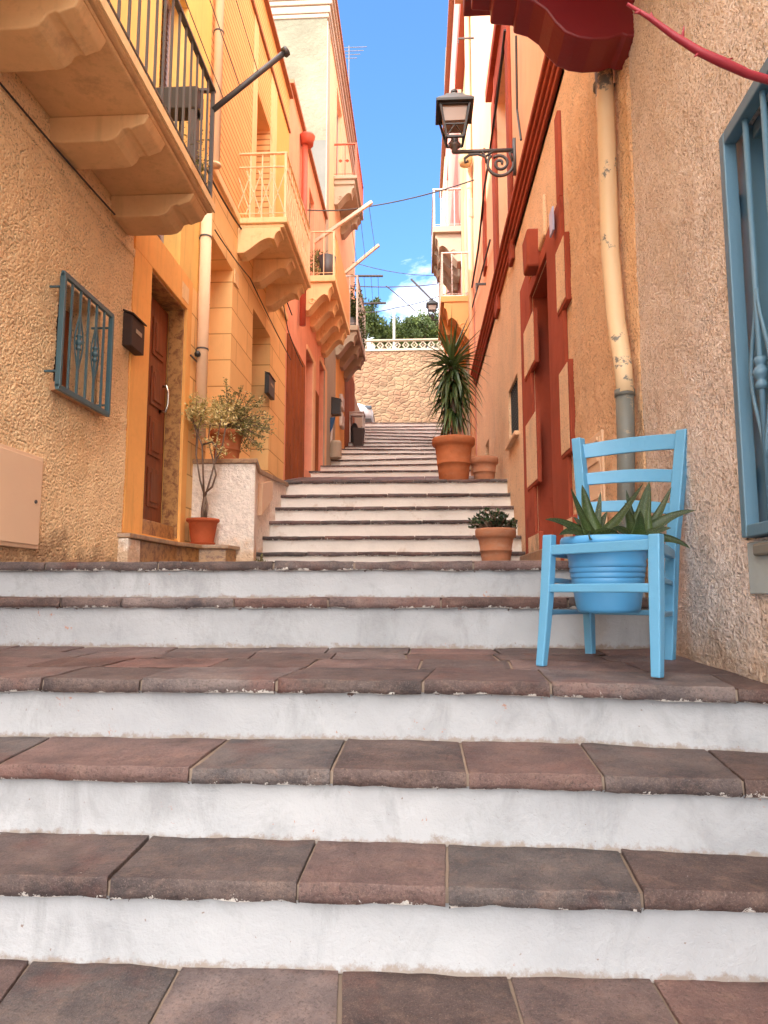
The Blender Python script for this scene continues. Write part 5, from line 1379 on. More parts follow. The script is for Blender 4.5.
cable([onX(215, 230, xa), onX(250, 330-52, xa), onX(291, 372-12, xa)], .007, 'thin cable crossing the lined orange wall above the deep doorways', sag=.02)
cable([onX(283, 345-45, XL+.05), onX(288, 330, XL+.05), onX(303, 367, XL+.06)], .008, 'short cable looping down over the rust brown sheet door', sag=.03)
# mailbox by door 1
def wallbox(name, x, y0, y1, z0, z1, dx, mat, label, cat, roof=.0):
    t = thing(name, (x, (y0+y1)/2, z0), label, cat); mb = MB()
    mb.prism([(0, z0), (dx, z0), (dx, z1-roof), (0, z1)], lambda a, b, d: (x+a, d, b), y0, y1); mb.build('body', mat, t, bevel=.006)
    mb = MB(); mb.prism([(-.0, z1+.002), (dx+.012, z1-roof+.002), (dx+.012, z1-roof+.014), (-.0, z1+.016)], lambda a, b, d: (x+a, d, b), y0-.008, y1+.008); mb.build('lid', mat, t, bevel=.003)
    mb = MB(); mb.box(x+dx, x+dx+.003, y0+(y1-y0)*.3, y1-(y1-y0)*.25, z1-roof-(z1-z0)*.42, z1-roof-(z1-z0)*.30); mb.build('name_label', M['trimw'], t)
    return t
xm = XL+.012; ma_ = onX(128, 315, xm+.09); mb__ = onX(145, 340, xm+.09)
y0m = onX(132, 330, xm+.07).y; y1m = onX(145, 330, xm+.07).y; y1m = min(y1m, d1[0]-.01)
wallbox('mailbox', xm, y0m, y1m, onX(137, 350, xm+.07).z, onX(133, 311, xm+.07).z, .07, M['box'], 'dark brown metal mailbox on the orange margin beside the wooden door', 'mailbox', .03)
def wb2(name, pxa, pxb, pyt, pyb, dx, mat, label, cat):
    x = XL+.01; a = onX(pxa, (pyt+pyb)/2, x+dx); b = onX(pxb, (pyt+pyb)/2, x+dx)
    return wallbox(name, x, a.y, max(b.y, a.y+.1), onX(pxa, pyb, x+dx).z, onX(pxa, pyt, x+dx).z, dx, M[mat], label, cat, .02)
wb2('mailbox', 269, 275, 372, 393, .06, 'black', 'flat black mailbox on the lined orange wall beyond the deep doorway', 'mailbox')
mb = MB(); a = onX(195, 345, XL+.03); mb.bar(onX(190.5, 355, XL+.02), onX(197, 362, XL+.02), .014, .01); 
o = mb.build('shelf', M['iron'], None)
tag(recentre(o, onX(194, 358, XL+.01)), 'small dark metal ledge fixed to the wall left of the beige downpipe', 'bracket')
mb = MB(); c_ = onX(196.5, 354, XL+.03); mb.lathe([(0, -.03), (.025, -.02), (.03, 0), (.02, .025), (0, .03)], (c_.x+.01, c_.y, c_.z), 12); tag(recentre(mb.build('doorbell', M['black'], None, smooth=True), c_), 'small round black fitting beside the beige downpipe', 'doorbell')
def plate(px, py, w, h, label, mat='concY', x=XL+.003):
    c = onX(px, py, x); mb = MB(); mb.box(x, x+.012, c.y-w/2, c.y+w/2, c.z-h/2, c.z+h/2); o = mb.build('number_plate', M[mat], None, bevel=.002); mb2 = MB()
    # three stroked digits
    for k, dg in enumerate(label[1]):
        segs = {'1': [((.5, 0), (.5, 1))], '3': [((0, 1), (1, 1)), ((1, 1), (1, 0)), ((0, .5), (1, .5)), ((0, 0), (1, 0))], '9': [((0, 1), (1, 1)), ((0, 1), (0, .5)), ((0, .5), (1, .5)), ((1, 1), (1, 0)), ((0, 0), (1, 0))], '5': [((1, 1), (0, 1)), ((0, 1), (0, .5)), ((0, .5), (1, .5)), ((1, .5), (1, 0)), ((1, 0), (0, 0))]}[dg]
        y0 = c.y - w*.35 + k*w*.36
        for (a, b), (c2, d2) in segs: mb2.bar((x+.014, y0+a*w*.22, c.z-h*.3+b*h*.6), (x+.014, y0+c2*w*.22, c.z-h*.3+d2*h*.6), .010, .004)
    tag(o, label[0], 'plate'); recentre(o, c)
    if label[1]:
        m = mb2.build('digit', M['box'], None); m.data.transform(Matrix.Translation(-c)); m.parent = o
plate(184.5, 293, .17, .15, ('small square plate on the orange margin right of the wooden door', ''))
plate(217, 319, .14, .11, ('small square plate inside the shallow niche beside the downpipe', ''), x=XL-.298)
plate(236, 279, .17, .16, ('small square plate high on the lined wall between the two recesses', ''))

# ================================================================= near balcony plants and pole
pl_ = thing('planter', (-1.7, 4.5, slabz+.5), 'dark plastic trough hooked behind the near balcony railing with trailing greenery', 'planter')
mb = MB(); zz1 = onX(200, 108, -1.6).z; 
mb.box(-2.0, -1.54, yf-.20, yf-.06, zz1-.17, zz1); mb.build('trough', M['black'], pl_, bevel=.01)
for sx in (-1.96, -1.58):
    mb = MB(); mb.box(sx-.015, sx+.015, yf-.19, yf-.07, slabz+.086, zz1-.171); mb.build('stand', M['iron'], pl_)
lf = MB()
for k in range(1500): lf.leaf((R.uniform(-1.98, -1.5), yf-abs(R.gauss(.08, .1)), slabz+.1+abs(R.gauss(.15, .13))), (R.gauss(0, 1), R.gauss(0, 1), R.gauss(0, 1)), R.uniform(.02, .045), .014, c=(R.random(), 0, 0, 1))
lf.build('foliage', M['leafO'], pl_)
po = thing('clothes_pole', (-1.47, yf-.02, slabz+.84), 'thick dark pole jutting from the corner of the near balcony over the street', 'pole')
pa, pb2 = P(213, 110, yf-.02), P(284, 53, yf+.02)
mb = MB(); mb.tube([pa, pb2], .021, 10); mb.tube([pb2, pb2+(pb2-pa).normalized()*.03], .036, 10); mb.build('pole', M['iron'], po, smooth=True)
for k, (px, py, qx, qy) in enumerate(((224, 100, 189, 0), (240, 87, 208, 0), (258, 72, 235, 0))):
    a = P(px, py, yf); d = ray(qx, qy); tt = (a.y-1.3)/d.y; bq_ = V((a.x-.0, a.y-2.6, a.z+.12))
    cable([a, bq_], .0035, 'thin clothes lines stretched beside the near balcony from the dark pole', 'wire', group='clothes lines on the near balcony pole', name='clothes_line', sag=.02, cat='line')
def pole(px0, py0, px1, py1, y, r, mat, label, dy=.0):
    a, b = onY(px0, py0, y), onY(px1, py1, y+dy); mb = MB(); mb.bar(a, b, r*2, r*2); return tag(recentre(mb.build('clothes_pole', M[mat], None, bevel=.01), a), label, 'pole')
pole(300, 252, 372, 202, 13.2, .034, 'galv', 'longest pale wooden clothes pole rising from the orange panelled balcony')
pole(345, 273, 379, 245, 16.2, .036, 'galv', 'shorter pale wooden clothes pole sticking out above the plant balcony')
pole(346, 276, 383, 276, 17.0, .025, 'iron', 'upper dark horizontal clothes pole over the plant balcony', )
pole(352, 304, 386, 303, 19.0, .027, 'iron', 'lower dark horizontal clothes pole against the sky beyond the plant balcony', )
for a_, b_ in (((351, 222), (357, 264)), ((360, 214), (365, 256)), ((369, 206), (375, 248))):
    cable([onY(*a_, 13.3), onY(*b_, 16.3)], .006, 'thin vertical looking lines strung between the two pale clothes poles', 'wire', group='clothes lines between the pale poles', name='clothes_line', sag=.02, cat='line')
for a_, b_ in (((364, 277), (366, 303)), ((371, 277), (373, 303)), ((378, 277), (379, 303))):
    cable([onY(*a_, 17.0), onY(*b_, 19.0)], .006, 'thin lines strung between the two dark horizontal clothes poles', 'wire', group='clothes lines between the dark poles', name='clothes_line', sag=.02, cat='line')
# wires across the street
cable([onX(306, 210, XL+.02), onY(372, 206, 14), onX(474, 180, XR)], .013, 'black cable crossing the street high between the salmon and cream houses', sag=.05)
cable([onX(350, 286, XL+.1), onX(446, 283, XR-.05)], .016, 'level cable crossing the street in front of the clouds', sag=.08, mat='wire')
cable([onX(352, 262, XL+.1), onX(448, 275, XR-.05)], .010, 'faint upper wire crossing the street below the blue sky', sag=.15, mat='wire')
cable([onX(352, 312, XL+.1), onY(395, 308, 20), onX(455, 290, XR-.05)], .014, 'sagging wire above the trees at the end of the street', sag=.06, mat='wire')
cable([onY(386, 286, 19), onY(415, 311, 19)], .016, 'short diagonal wire in front of the far trees', sag=-.02, mat='wire')
for b_, lab in (((441, 296), 'thin stick'),):
    mb = MB(); mb.bar(onY(411, 279, 17), onY(432, 300, 17), .04); tag(recentre(mb.build('clothes_pole', M['iron'], None), onY(432, 300, 17)), 'thin dark stick slanting out beside the far small lantern', 'pole')
# ================================================================= street lantern on its scrolled bracket
def lantern(cx, cy, ztop_, s, label, x_wall, zarm, group=None):
    """s = scale, 1 -> 0.55 m tall head"""
    t = thing('street_lantern', (x_wall, cy, zarm), label, 'street lamp', group)
    def sq(r, z):
        r *= .84; return [(cx + i*r, cy + j*r, z) for i, j in ((-1,-1),(1,-1),(1,1),(-1,1))]
    zt = ztop_
    mb = MB()   # roof: finial, small hood, wide hood, band
    mb.lathe([(0, 0), (.03*s, -.02*s), (.035*s, -.045*s), (.02*s, -.06*s), (.06*s, -.075*s), (.07*s, -.095*s)], (cx, cy, zt), 16)
    rings = [sq(.085*s, zt-.09*s), sq(.10*s, zt-.115*s), sq(.165*s, zt-.17*s), sq(.195*s, zt-.20*s), sq(.195*s, zt-.225*s), sq(.17*s, zt-.228*s)]
    vs = [p for r in rings for p in r]; fs = [(3,2,1,0), (20,21,22,23)] + [(i*4+k, i*4+(k+1) % 4, (i+1)*4+(k+1) % 4, (i+1)*4+k) for i in range(5) for k in range(4)]
    mb.add(vs, fs); mb.build('hood', M['black'], t, bevel=.003*s)
    zb = zt - .50*s
    top, bot = sq(.150*s, zt-.229*s), sq(.085*s, zb)
    mb = MB()
    for k in range(4):
        mb.bar(top[k], bot[k], .018*s, up=(0, 1, 0)); mb.bar(bot[k], bot[(k+1) % 4], .018*s); mb.bar(top[k], top[(k+1) % 4], .02*s)
        m0 = V(top[k]).lerp(V(bot[k]), .62); m1 = V(top[(k+1) % 4]).lerp(V(bot[(k+1) % 4]), .62); mb.bar(m0, m1, .010*s)
        mb.bar(m0.lerp(m1, .5), V(bot[k]), .009*s); mb.bar(m0.lerp(m1, .5), V(bot[(k+1) % 4]), .009*s)
    fr = mb.build('cage', M['black'], t)
    mb = MB()
    r1 = [(cx + i*.108*s, cy + j*.108*s, zt-.235*s) for i, j in ((-1,-1),(1,-1),(1,1),(-1,1))]; r2 = [(cx + i*.088*s, cy + j*.088*s, zt-.36*s) for i, j in ((-1,-1),(1,-1),(1,1),(-1,1))]
    mb.add(r1+r2, [(0,1,2,3),(7,6,5,4)] + [(k, 4+k, 4+(k+1) % 4, (k+1) % 4) for k in range(4)]); mb.build('diffuser', M['frost'], t)
    mb = MB(); mb.lathe([(0, .06*s), (.03*s, .05*s), (.035*s, .02*s), (.02*s, .0), (.05*s, -.02*s), (.045*s, -.045*s), (.022*s, -.06*s), (.03*s, -.085*s), (0, -.10*s)], (cx, cy, zb-.01*s), 16); mb.build('base', M['iron'], t, smooth=True)
    # arm and scrollwork
    mb = MB(); za = zarm; d = (x_wall - cx)
    mb.bar((cx-.02*s, cy, za), (x_wall, cy, za), .022*s, .026*s); mb.bar((x_wall-.012, cy, za-.42*d), (x_wall-.012, cy, za+.10*s), .03*s, .05*s, up=(0, 1, 0))
    def spiral(c, r0, r1, a0, a1, n=30): return [(c[0] + (r0+(r1-r0)*k/n)*math.cos(a0+(a1-a0)*k/n), cy, c[1] + (r0+(r1-r0)*k/n)*math.sin(a0+(a1-a0)*k/n)) for k in range(n+1)]
    c1 = (x_wall - .26*d, za - .23*d)
    mb.tube(spiral(c1, .22*d, .20*d, .1, -math.pi*1.25), .014*s, 6)
    mb.tube(spiral(c1, .15*d, .03*d, math.pi*.75, -math.pi*2.1), .013*s, 6)
    mb.tube([(c1[0]-.22*d, cy, c1[1]+.02*d), (x_wall-.50*d, cy, za-.10*d), (x_wall-.62*d, cy, za-.05*d), (x_wall-.76*d, cy, za-.06*d), (x_wall-.84*d, cy, za-.12*d), (x_wall-.83*d, cy, za-.19*d), (x_wall-.78*d, cy, za-.17*d)], .012*s, 6)
    mb.tube([(x_wall-.56*d, cy, za), (x_wall-.50*d, cy, za-.10*d), (x_wall-.40*d, cy, za-.03*d), (x_wall-.34*d, cy, za)], .012*s, 6)
    mb.tube([(x_wall-.02*d, cy, za-.02*d), (x_wall-.10*d, cy, za-.05*d), (x_wall-.05*d, cy, za-.20*d)], .012*s, 6)
    mb.build('bracket', M['iron'], t, smooth=True)
    return t
ly = 6.9
lt = onY(454, 89, ly); lb = onY(455, 152, ly); sc = (lt.z-lb.z)/.60
lantern(lt.x, ly, lt.z, sc, 'near black street lantern on a scrolled iron bracket above the red cornice', XR, lb.z)
ly2 = 17.0; lt = onY(432, 298, ly2); lb = onY(432, 320, ly2)
lantern(lt.x, ly2, lt.z, (lt.z-lb.z)/.62, 'far small black street lantern seen against the trees beside the yucca tip', XR, lb.z)
# cables along the right fronts
xr = XR-.05
def thick(pts, r, label, sag=.0, group=None): return cable(pts, r, label, 'cable', sag)
thick([onX(505, 30, xr), onX(494, 120, xr), onX(484, 190, xr), onX(478, 250, xr), onX(466, 320, xr)], .018, 'thick bundled black cable running along the upper right house fronts', .03)
thick([onX(516, 36, xr), onX(517, 110, xr), onX(521, 140, xr)], .012, 'short black cable hanging down to the near lantern bracket', .0)
thick([onX(490, 240, xr), onX(474, 300, xr), onX(461, 350, xr)], .014, 'black cable sloping down the pink lower front beyond the cornice', .02)
mb = MB(); a = onX(486, 284, XR); mb.bar((XR, a.y, a.z), (XR-.16, a.y, a.z), .03); mb.bar((XR-.15, a.y, a.z), (XR-.15, a.y, a.z-.12), .02, up=(0, 1, 0)); tag(recentre(mb.build('wall_hook', M['iron'], None), (XR, a.y, a.z)), 'black metal hook sticking out of the apricot wall above the cornice', 'hook')
mb = MB(); a = onX(474, 38, XR); mb.bar((XR, a.y, a.z), (XR-.3, a.y, a.z), .025); mb.bar((XR-.29, a.y, a.z), (XR-.29, a.y, a.z-.10), .02, up=(0, 1, 0)); tag(recentre(mb.build('wall_hook', M['iron'], None), (XR, a.y, a.z)), 'thin bent iron arm high on the cream wall near the red eave', 'hook')
lw = MB(); a = onX(468, 160, XR-.1); lw.lathe([(0, -.12), (.10, -.10), (.13, 0), (.10, .10), (0, .12)], (a.x-.05, a.y, a.z), 16); tag(recentre(lw.build('wall_lamp', M['cream'], None, smooth=True), a), 'cream globe lamp on the cream house wall beyond the near lantern', 'lamp')
lw = MB(); a = onX(470, 213, XR-.05); lw.box(XR-.1, XR-.001, a.y-.2, a.y+.2, a.z-.2, a.z+.2); tag(recentre(lw.build('junction_box', M['trimw'], None, bevel=.03), a), 'pale rounded junction box on the cream house wall', 'box')

# ================================================================= worn drainpipe on the right wall
ya = 3.38; xq = XR-.085
top_p = (onY(603, 74, ya+.12)); xq = XR-.075
dpz = lambda py: onX(618, py, xq).z
yq1 = onX(603, 110, xq).y; yq2 = onX(625, 470, xq).y
t = thing('downpipe', (xq, yq2, -.03), 'worn beige drainpipe with a grey lead lower end behind the blue chair', 'pipe')
ztp = onX(603, 70, xq).z+.2; zk1 = onX(612, 250, xq).z; zk2 = onX(624, 395, xq).z
def yat(px, py): return onX(px, py, xq).y
mb = MB(); mb.tube([(xq+.0, yat(604, 90), ztp), (xq, yat(606, 120), onX(606, 120, xq).z), (xq, yat(610, 250), zk1), (xq, yat(616, 320), onX(616, 320, xq).z), (xq, yat(623, 365), onX(623, 365, xq).z), (xq, yat(626, 405), zk2)], [.045, .045, .045, .044, .042, .04], 16); mb.build('upper_pipe', M['pipeR'], t, smooth=True)
mb = MB(); mb.tube([(xq, yat(625, 403), zk2+.01), (xq, yat(626, 440), onX(626, 440, xq).z), (xq, yat(626, 500), onX(626, 500, xq).z), (xq, yat(626, 500), -.03)], [.042, .041, .04, .04], 16); mb.build('lower_pipe', M['lead'], t, smooth=True)
mb = MB(); mb.tube([(xq, yat(603, 84), onX(603, 84, xq).z), (xq, yat(603, 84), onX(603, 84, xq).z-.025)], .051, 16); mb.bar((xq+.04, yat(603, 84), onX(603, 84, xq).z-.01), (XR+.0, yat(603, 84), onX(603, 84, xq).z-.01), .015); mb.build('bracket', M['lead'], t)
mb = MB(); mb.tube([(xq, yat(625, 400), zk2+.02), (xq, yat(625, 400), zk2-.01)], .047, 16); mb.build('bracket', M['lead'], t, smooth=True)

# ================================================================= thorny red twig hanging into the picture
tw = MB(); D_ = 1.05
pts = [onY(627, 4, D_), onY(650, 18, D_), onY(676, 37, D_), onY(700, 52, D_), onY(722, 62, D_), onY(748, 74, D_+.02), onY(775, 82, D_+.04), onY(830, 70, D_+.05), onY(900, 20, D_+.06), (.92, D_+.1, 1.15)]
tw.tube(pts, [.0025, .0042, .0055, .0066, .0075, .0066, .007, .008, .009, .010], 8)
for (px, py, qx, qy) in ((652, 19, 651, 12), (682, 39, 684, 26), (722, 62, 733, 58), (640, 12, 634, 13), (700, 52, 694, 57)):
    tw.tube([onY(px, py, D_), onY(qx, qy, D_)], [.004, .0007], 6)
tag(recentre(tw.build('thorny_twig', M['twig'], None, smooth=True), pts[-1]), 'crimson thorny twig reaching in beside the maroon balcony bracket', 'twig')

# ================================================================= things at the far left of the stairs
def land(px, py, lo, hi):
    """depth at which the ray through (px, py) meets the stepped paving"""
    y = lo
    while y < hi and onY(px, py, y).z > ground(y+.08): y += .02
    return y
y_ = 15.9; zc_ = onX(336, 398, XL+.2).z; wallbox('wall_lantern', XL+.016, y_-.12, y_+.12, zc_-.22, zc_+.18, .22, M['black'], 'small black lantern shaped letterbox on the pale far house front', 'mailbox', .05)
# white drum shaped stone
y0 = land(333.5, 459, 13.5, 19); c = onY(333.5, 450, y0); zt = onY(333.5, 441, y0).z; zb = ground(y0+.08)
mb = MB(); r = 6.3*y0/F
mb.lathe([(0, 0), (r*.92, 0), (r, .03), (r, (zt-zb)*.85), (r*.85, (zt-zb)), (0, (zt-zb)*1.0)], (c.x+.05, y0, zb), 10); tag(recentre(mb.build('stone_block', M['trimw'], None, bevel=.02), (c.x, y0, zb)), 'pale rounded stone block standing on the steps by the far left doorway', 'block')
# folded navy parasol leaning at the door
y0 = 15.6; a, b = onY(331, 417, y0), onY(331, 443, y0+.1)
mb = MB(); mb.prism([(327.5, 418), (335.5, 417), (333, 427), (328.5, 436), (327.5, 436)], lambda p, q, d: onY(p, q, y0+d), 0, .12)
t = thing('folded_parasol', tuple(onY(330, 445, y0)), 'folded navy blue parasol leaning in the far left doorway above the pale block', 'parasol'); mb.build('canopy', M['bluecloth'], t)
mb = MB(); mb.bar(onY(333, 417, y0+.06), onY(331, 444, y0+.06), .04); mb.build('pole', M['railgrey'], t)
for px, py, lab in ((342, 403, 'upper of two white utility boxes on the ochre far left front'), (342, 421, 'lower of two white utility boxes on the ochre far left front')):
    a = onX(px, py, XL+.06); mb = MB(); mb.box(XL+.013, XL+.10, a.y-.25, a.y+.25, a.z-.18, a.z+.18); tag(recentre(mb.build('utility_box', M['railgrey'], None, bevel=.02), a), lab, 'box')
# folding table with metal legs
y0 = 19.9; A, B_ = onY(349.0, 411.5, y0), onY(364, 411.5, y0); zf = ground(y0+.08); yt_ = y0
t = thing('folding_table', (A.x, y0, zf), 'white folding table on thin metal legs beside the upper steps', 'table')
mb = MB(); mb.box(A.x, B_.x, y0, y0+.6, A.z-.03, A.z); mb.build('tabletop', M['railgrey'], t, bevel=.005)
mb = MB(); mb.box(A.x+.03, B_.x-.03, y0+.02, y0+.04, A.z-.12, A.z-.032); mb.build('apron', M['railgrey'], t)
for x in (A.x+.03, B_.x-.03):
    for y in (y0+.03, y0+.57): mb = MB(); mb.bar((x, y, ground(y)-.1 if x > -1.5 else zf), (x, y, A.z-.03), .035, up=(0, 1, 0)); mb.build('leg', M['railgrey'], t)
mb = MB(); mb.bar((A.x+.03, y0+.03, zf+.03), (B_.x-.03, y0+.03, zf+.03), .03); mb.build('stretcher', M['railgrey'], t)
# black cloth bag under it, brown crate in front
y0 = yt_+.25; c = onY(354, 430, y0)
mb = MB(); pr_f = [(0, 0), (.17, 0), (.20, .15), (.17, .5), (.11, .72), (.06, .86), (0, .9)]
mb.lathe([(a, b_*.8) for a, b_ in pr_f], (c.x, y0+.15, zf), 12, wob=.1); tag(recentre(mb.build('bag', M['black'], None, smooth=True), (c.x, y0+.15, zf)), 'tall slumped black bag under the white folding table', 'bag')
y0 = 19.3; cb = onY(358, 441, y0); ct = onY(358, 428, y0); w2 = 5.6*y0/F
mb = MB(); zb = ground(y0+.08); zt = ct.z
vs = [(cb.x-w2*.75, y0, zb), (cb.x+w2*.75, y0, zb), (cb.x+w2*.75, y0+.26, zb), (cb.x-w2*.75, y0+.26, zb), (cb.x-w2, y0-.03, zt), (cb.x+w2*1.15, y0-.03, zt), (cb.x+w2*1.15, y0+.32, zt), (cb.x-w2, y0+.32, zt),
      (cb.x-w2+.02, y0-.01, zt), (cb.x+w2*1.15-.02, y0-.01, zt), (cb.x+w2*1.15-.02, y0+.30, zt), (cb.x-w2+.02, y0+.30, zt), (cb.x-w2*.7, y0+.02, zb+.03), (cb.x+w2*.7, y0+.02, zb+.03), (cb.x+w2*.7, y0+.24, zb+.03), (cb.x-w2*.7, y0+.24, zb+.03)]
mb.add(vs, [(3,2,1,0)] + [(k, (k+1) % 4, 4+(k+1) % 4, 4+k) for k in range(4)] + [(4+k, 4+(k+1) % 4, 8+(k+1) % 4, 8+k) for k in range(4)] + [(8+k, 8+(k+1) % 4, 12+(k+1) % 4, 12+k) for k in range(4)] + [(12,13,14,15)])
tag(recentre(mb.build('plastic_tub', M['box'], None, bevel=.01), (cb.x, y0, zb)), 'dark brown flared tub on the upper steps in front of the folding table', 'tub')

# ================================================================= parked car in the side street
yc = 26.6; nose = onY(372.5, 410, yc); x0 = nose.x; zc0 = ztop+.242
car = thing('parked_car', (x0-2.0, yc+.8, zc0), 'white car with its nose showing past the left house at the top of the stairs', 'car')
W2 = .84
def section(xo, pts): return xo, pts
# side profile: stations from nose (0) to tail; (x back from nose, belt z, roof z)
st_ = [(0, .30, .52, .55), (.06, .22, .66, .60), (.25, .20, .76, .72), (.6, .2, .86, .79), (1.0, .2, .94, .83), (1.35, .2, .98, .84), (1.9, .2, 1.00, .84), (2.6, .2, 1.01, .84), (3.3, .2, 1.0, .83), (3.8, .22, .95, .80), (3.98, .34, .85, .72)]
mb = MB(); n = 10; vs = []
for (xb, zl, zu, hw) in st_:
    for (fy, fz) in ((-1, .15), (-1.0, .45), (-1.0, .72), (-.93, .90), (-.72, .99), (.72, .99), (.93, .90), (1.0, .72), (1.0, .45), (1, .15)):
        vs.append((x0-xb, yc+.85+fy*hw, zc0+zl+(zu-zl)*((fz-.15)/.84)))
fs = [tuple(range(n))[::-1], tuple((len(st_)-1)*n+k for k in range(n))] + [(i*n+k, i*n+(k+1) % n, (i+1)*n+(k+1) % n, (i+1)*n+k) for i in range(len(st_)-1) for k in range(n)]
mb.add(vs, fs); body = mb.build('body', M['carpaint'], car, smooth=True, bevel=0)
mb = MB(); cs = [(.95, .93, .80), (1.62, 1.38, .62), (2.1, 1.45, .60), (2.9, 1.42, .60), (3.55, 1.05, .76)]; vs = []
for (xb, zt_, hw) in cs:
    for s_, z_ in ((-1, .9), (-1, None), (1, None), (1, .9)): vs.append((x0-xb, yc+.85+s_*(hw if z_ is None else .80), zc0+(zt_ if z_ is None else z_)))
fs = [(0,1,2,3)[::-1], tuple(16+k for k in range(4))] + [(i*4+k, i*4+k+1, (i+1)*4+k+1, (i+1)*4+k) for i in range(4) for k in range(3)]
mb.add(vs, fs); mb.build('window', M['darkwin'], car)
mb = MB(); mb.box(x0-3.0, x0-1.7, yc+.85-.60, yc+.85+.60, zc0+1.40, zc0+1.475); 
for s_ in (-1, 1):
    mb.bar((x0-.97, yc+.85+s_*.79, zc0+.94), (x0-1.64, yc+.85+s_*.62, zc0+1.40), .06); mb.bar((x0-2.3, yc+.85+s_*.80, zc0+.96), (x0-2.3, yc+.85+s_*.62, zc0+1.42), .06)
mb.build('roof', M['carpaint'], car, bevel=.03)
for xb in (.78, 3.15):
    for s_ in (-1, 1):
        yy0 = yc+.85+s_*.72; mb = MB(); mb.tube([(x0-xb, yy0-.11, zc0+.31), (x0-xb, yy0+.11, zc0+.31)], .31, 24); wv_ = mb.build('wheel', M['tyre'], car)
        mb = MB(); mb.tube([(x0-xb, yy0+s_*.112, zc0+.31), (x0-xb, yy0+s_*.13, zc0+.31)], .19, 16); mb.build('rim', M['chrome'], wv_)
for s_ in (-1, 1):
    mb = MB(); mb.box(x0-.34, x0-.05, yc+.85+s_*.56-.14, yc+.85+s_*.56+.14, zc0+.60, zc0+.73); mb.build('headlight', M['glass'], car, bevel=.03)
mb = MB(); mb.box(x0-.10, x0+.01, yc+.35, yc+1.35, zc0+.30, zc0+.48); mb.build('grille', M['black'], car, bevel=.02)

# ================================================================= trees above the wall
def tree(x, y, zb, zc, rx, rz, label, n=5200, seed=1, leaf=.17, grp='trees above the stone wall'):
    r = random.Random(seed); t = thing('tree', (x, y, zb), label, 'tree', grp)
    mb = MB(); h = zc-zb
    mb.tube([(x, y, zb-.1), (x+.1, y, zb+h*.35), (x-.05, y, zb+h*.8), (x, y, zc+rz*.3)], [.22, .17, .12, .05], 8)
    ends = []
    for k in range(13):
        a = k*2.4; el = r.uniform(.1, 1.1); p0 = V((x, y, zb+h*r.uniform(.45, .9))); L = r.uniform(.6, 1.0)
        p2 = V((x+rx*L*math.cos(a)*math.cos(el), y+rx*L*math.sin(a)*math.cos(el), zc - rz*.35 + rz*1.1*L*math.sin(el))); pm = p0.lerp(p2, .5)+V((0, 0, .15))
        mb.tube([p0, pm, p2], [.07, .045, .02], 5); ends.append(p2); ends.append(pm.lerp(p2, .5))
    mb.build('trunk', M['bark'], t)
    lf = MB(); lf.nonorm = True
    cl = ends + [V((x+rx*r.uniform(-.95, .95), y+rx*r.uniform(-.9, .9), zc+rz*r.uniform(-.75, .8))) for _ in range(26)]
    cl = [(c, r.uniform(.28, .62)*min(rx, rz)*.75, r.random()) for c in cl]
    for k in range(n):
        c, cr, tn = cl[k % len(cl)]; u = V((r.gauss(0, 1), r.gauss(0, 1), r.gauss(0, 1))).normalized()*cr*r.random()**.4
        p = c+u; d = V((r.gauss(0, 1), r.gauss(0, 1), r.gauss(0, 1)))
        lf.leaf(p, d, leaf*r.uniform(.7, 1.4), leaf*.55, nrm=(r.gauss(0, 1), r.gauss(0, 1), r.gauss(.4, 1)), c=(min(1, max(0, tn*.6+r.random()*.4)), 0, 0, 1))
    lf.build('crown', M['leafT'], t)
zt = wz-.1
def tt(px, py, y): return onY(px, py, y)
for (px, pyt, pyb, half, y, lab, sd) in ((364, 295, 352, 14, 36, 'dark tall tree at the left edge above the stone wall', 1), (385, 324, 350, 11, 38, 'low tree just left of the slim white pole above the wall', 2),
                                         (403, 321, 352, 14, 37, 'bright leafy tree just right of the slim white pole above the wall', 3), (422, 317, 352, 14, 38, 'widest yellow green tree behind the far small lantern', 4), (440, 315, 352, 12, 40, 'tree at the right end of the stone wall behind the pink house', 6)):
    a = tt(px, pyt, y); b = tt(px, pyb, y); rz = (a.z-b.z)/2; rx = half*y/F*1.15
    tree(a.x, y, zt, a.z-rz*.9, rx, rz, lab, seed=sd, n=4200)
# plants on the far balcony
pb = thing('balcony_plants', (-1.8, yd0+.5, zd+.14), 'dark leafy potted plants filling the far left balcony behind its pale railing', 'plants')
mb = MB(); mb.box(-2.0, -1.6, yd0+.15, yd0+1.8, zd+.141, zd+.4); mb.build('trough', M['iron'], pb, bevel=.01)
lf = MB(); lf.nonorm = True
for k in range(2600): lf.leaf((R.uniform(-2.05, -1.5), yd0+.1+R.random()*2.0, zd+.3+abs(R.gauss(.3, .35))), (R.gauss(0, 1), R.gauss(0, 1), R.gauss(0, 1)), .10, .05, c=(R.random()**2, 0, 0, 1))
lf.build('foliage', M['leafT'], pb)
# pots on the panelled balcony
bp_ = thing('flower_pot', (-1.75, yc0+.2, zc+.12), 'grey pot with twiggy plant at the near end of the orange panelled balcony', 'pot')
mb = MB(); mb.lathe([(0, 0), (.12, 0), (.17, .45), (.15, .45), (0, .42)], (-1.68, yc0+.25, zc+.12), 16); mb.build('body', M['iron'], bp_, smooth=True)
lf = MB()
for k in range(260): lf.leaf((-1.86+R.gauss(0, .08), yc0+.25+R.gauss(0, .08), zc+.2+R.random()*.45), (R.gauss(0, 1), R.gauss(0, 1), 1), .09, .03, c=(R.random(), 0, 0, 1))
lf.build('foliage', M['leafO'], bp_)
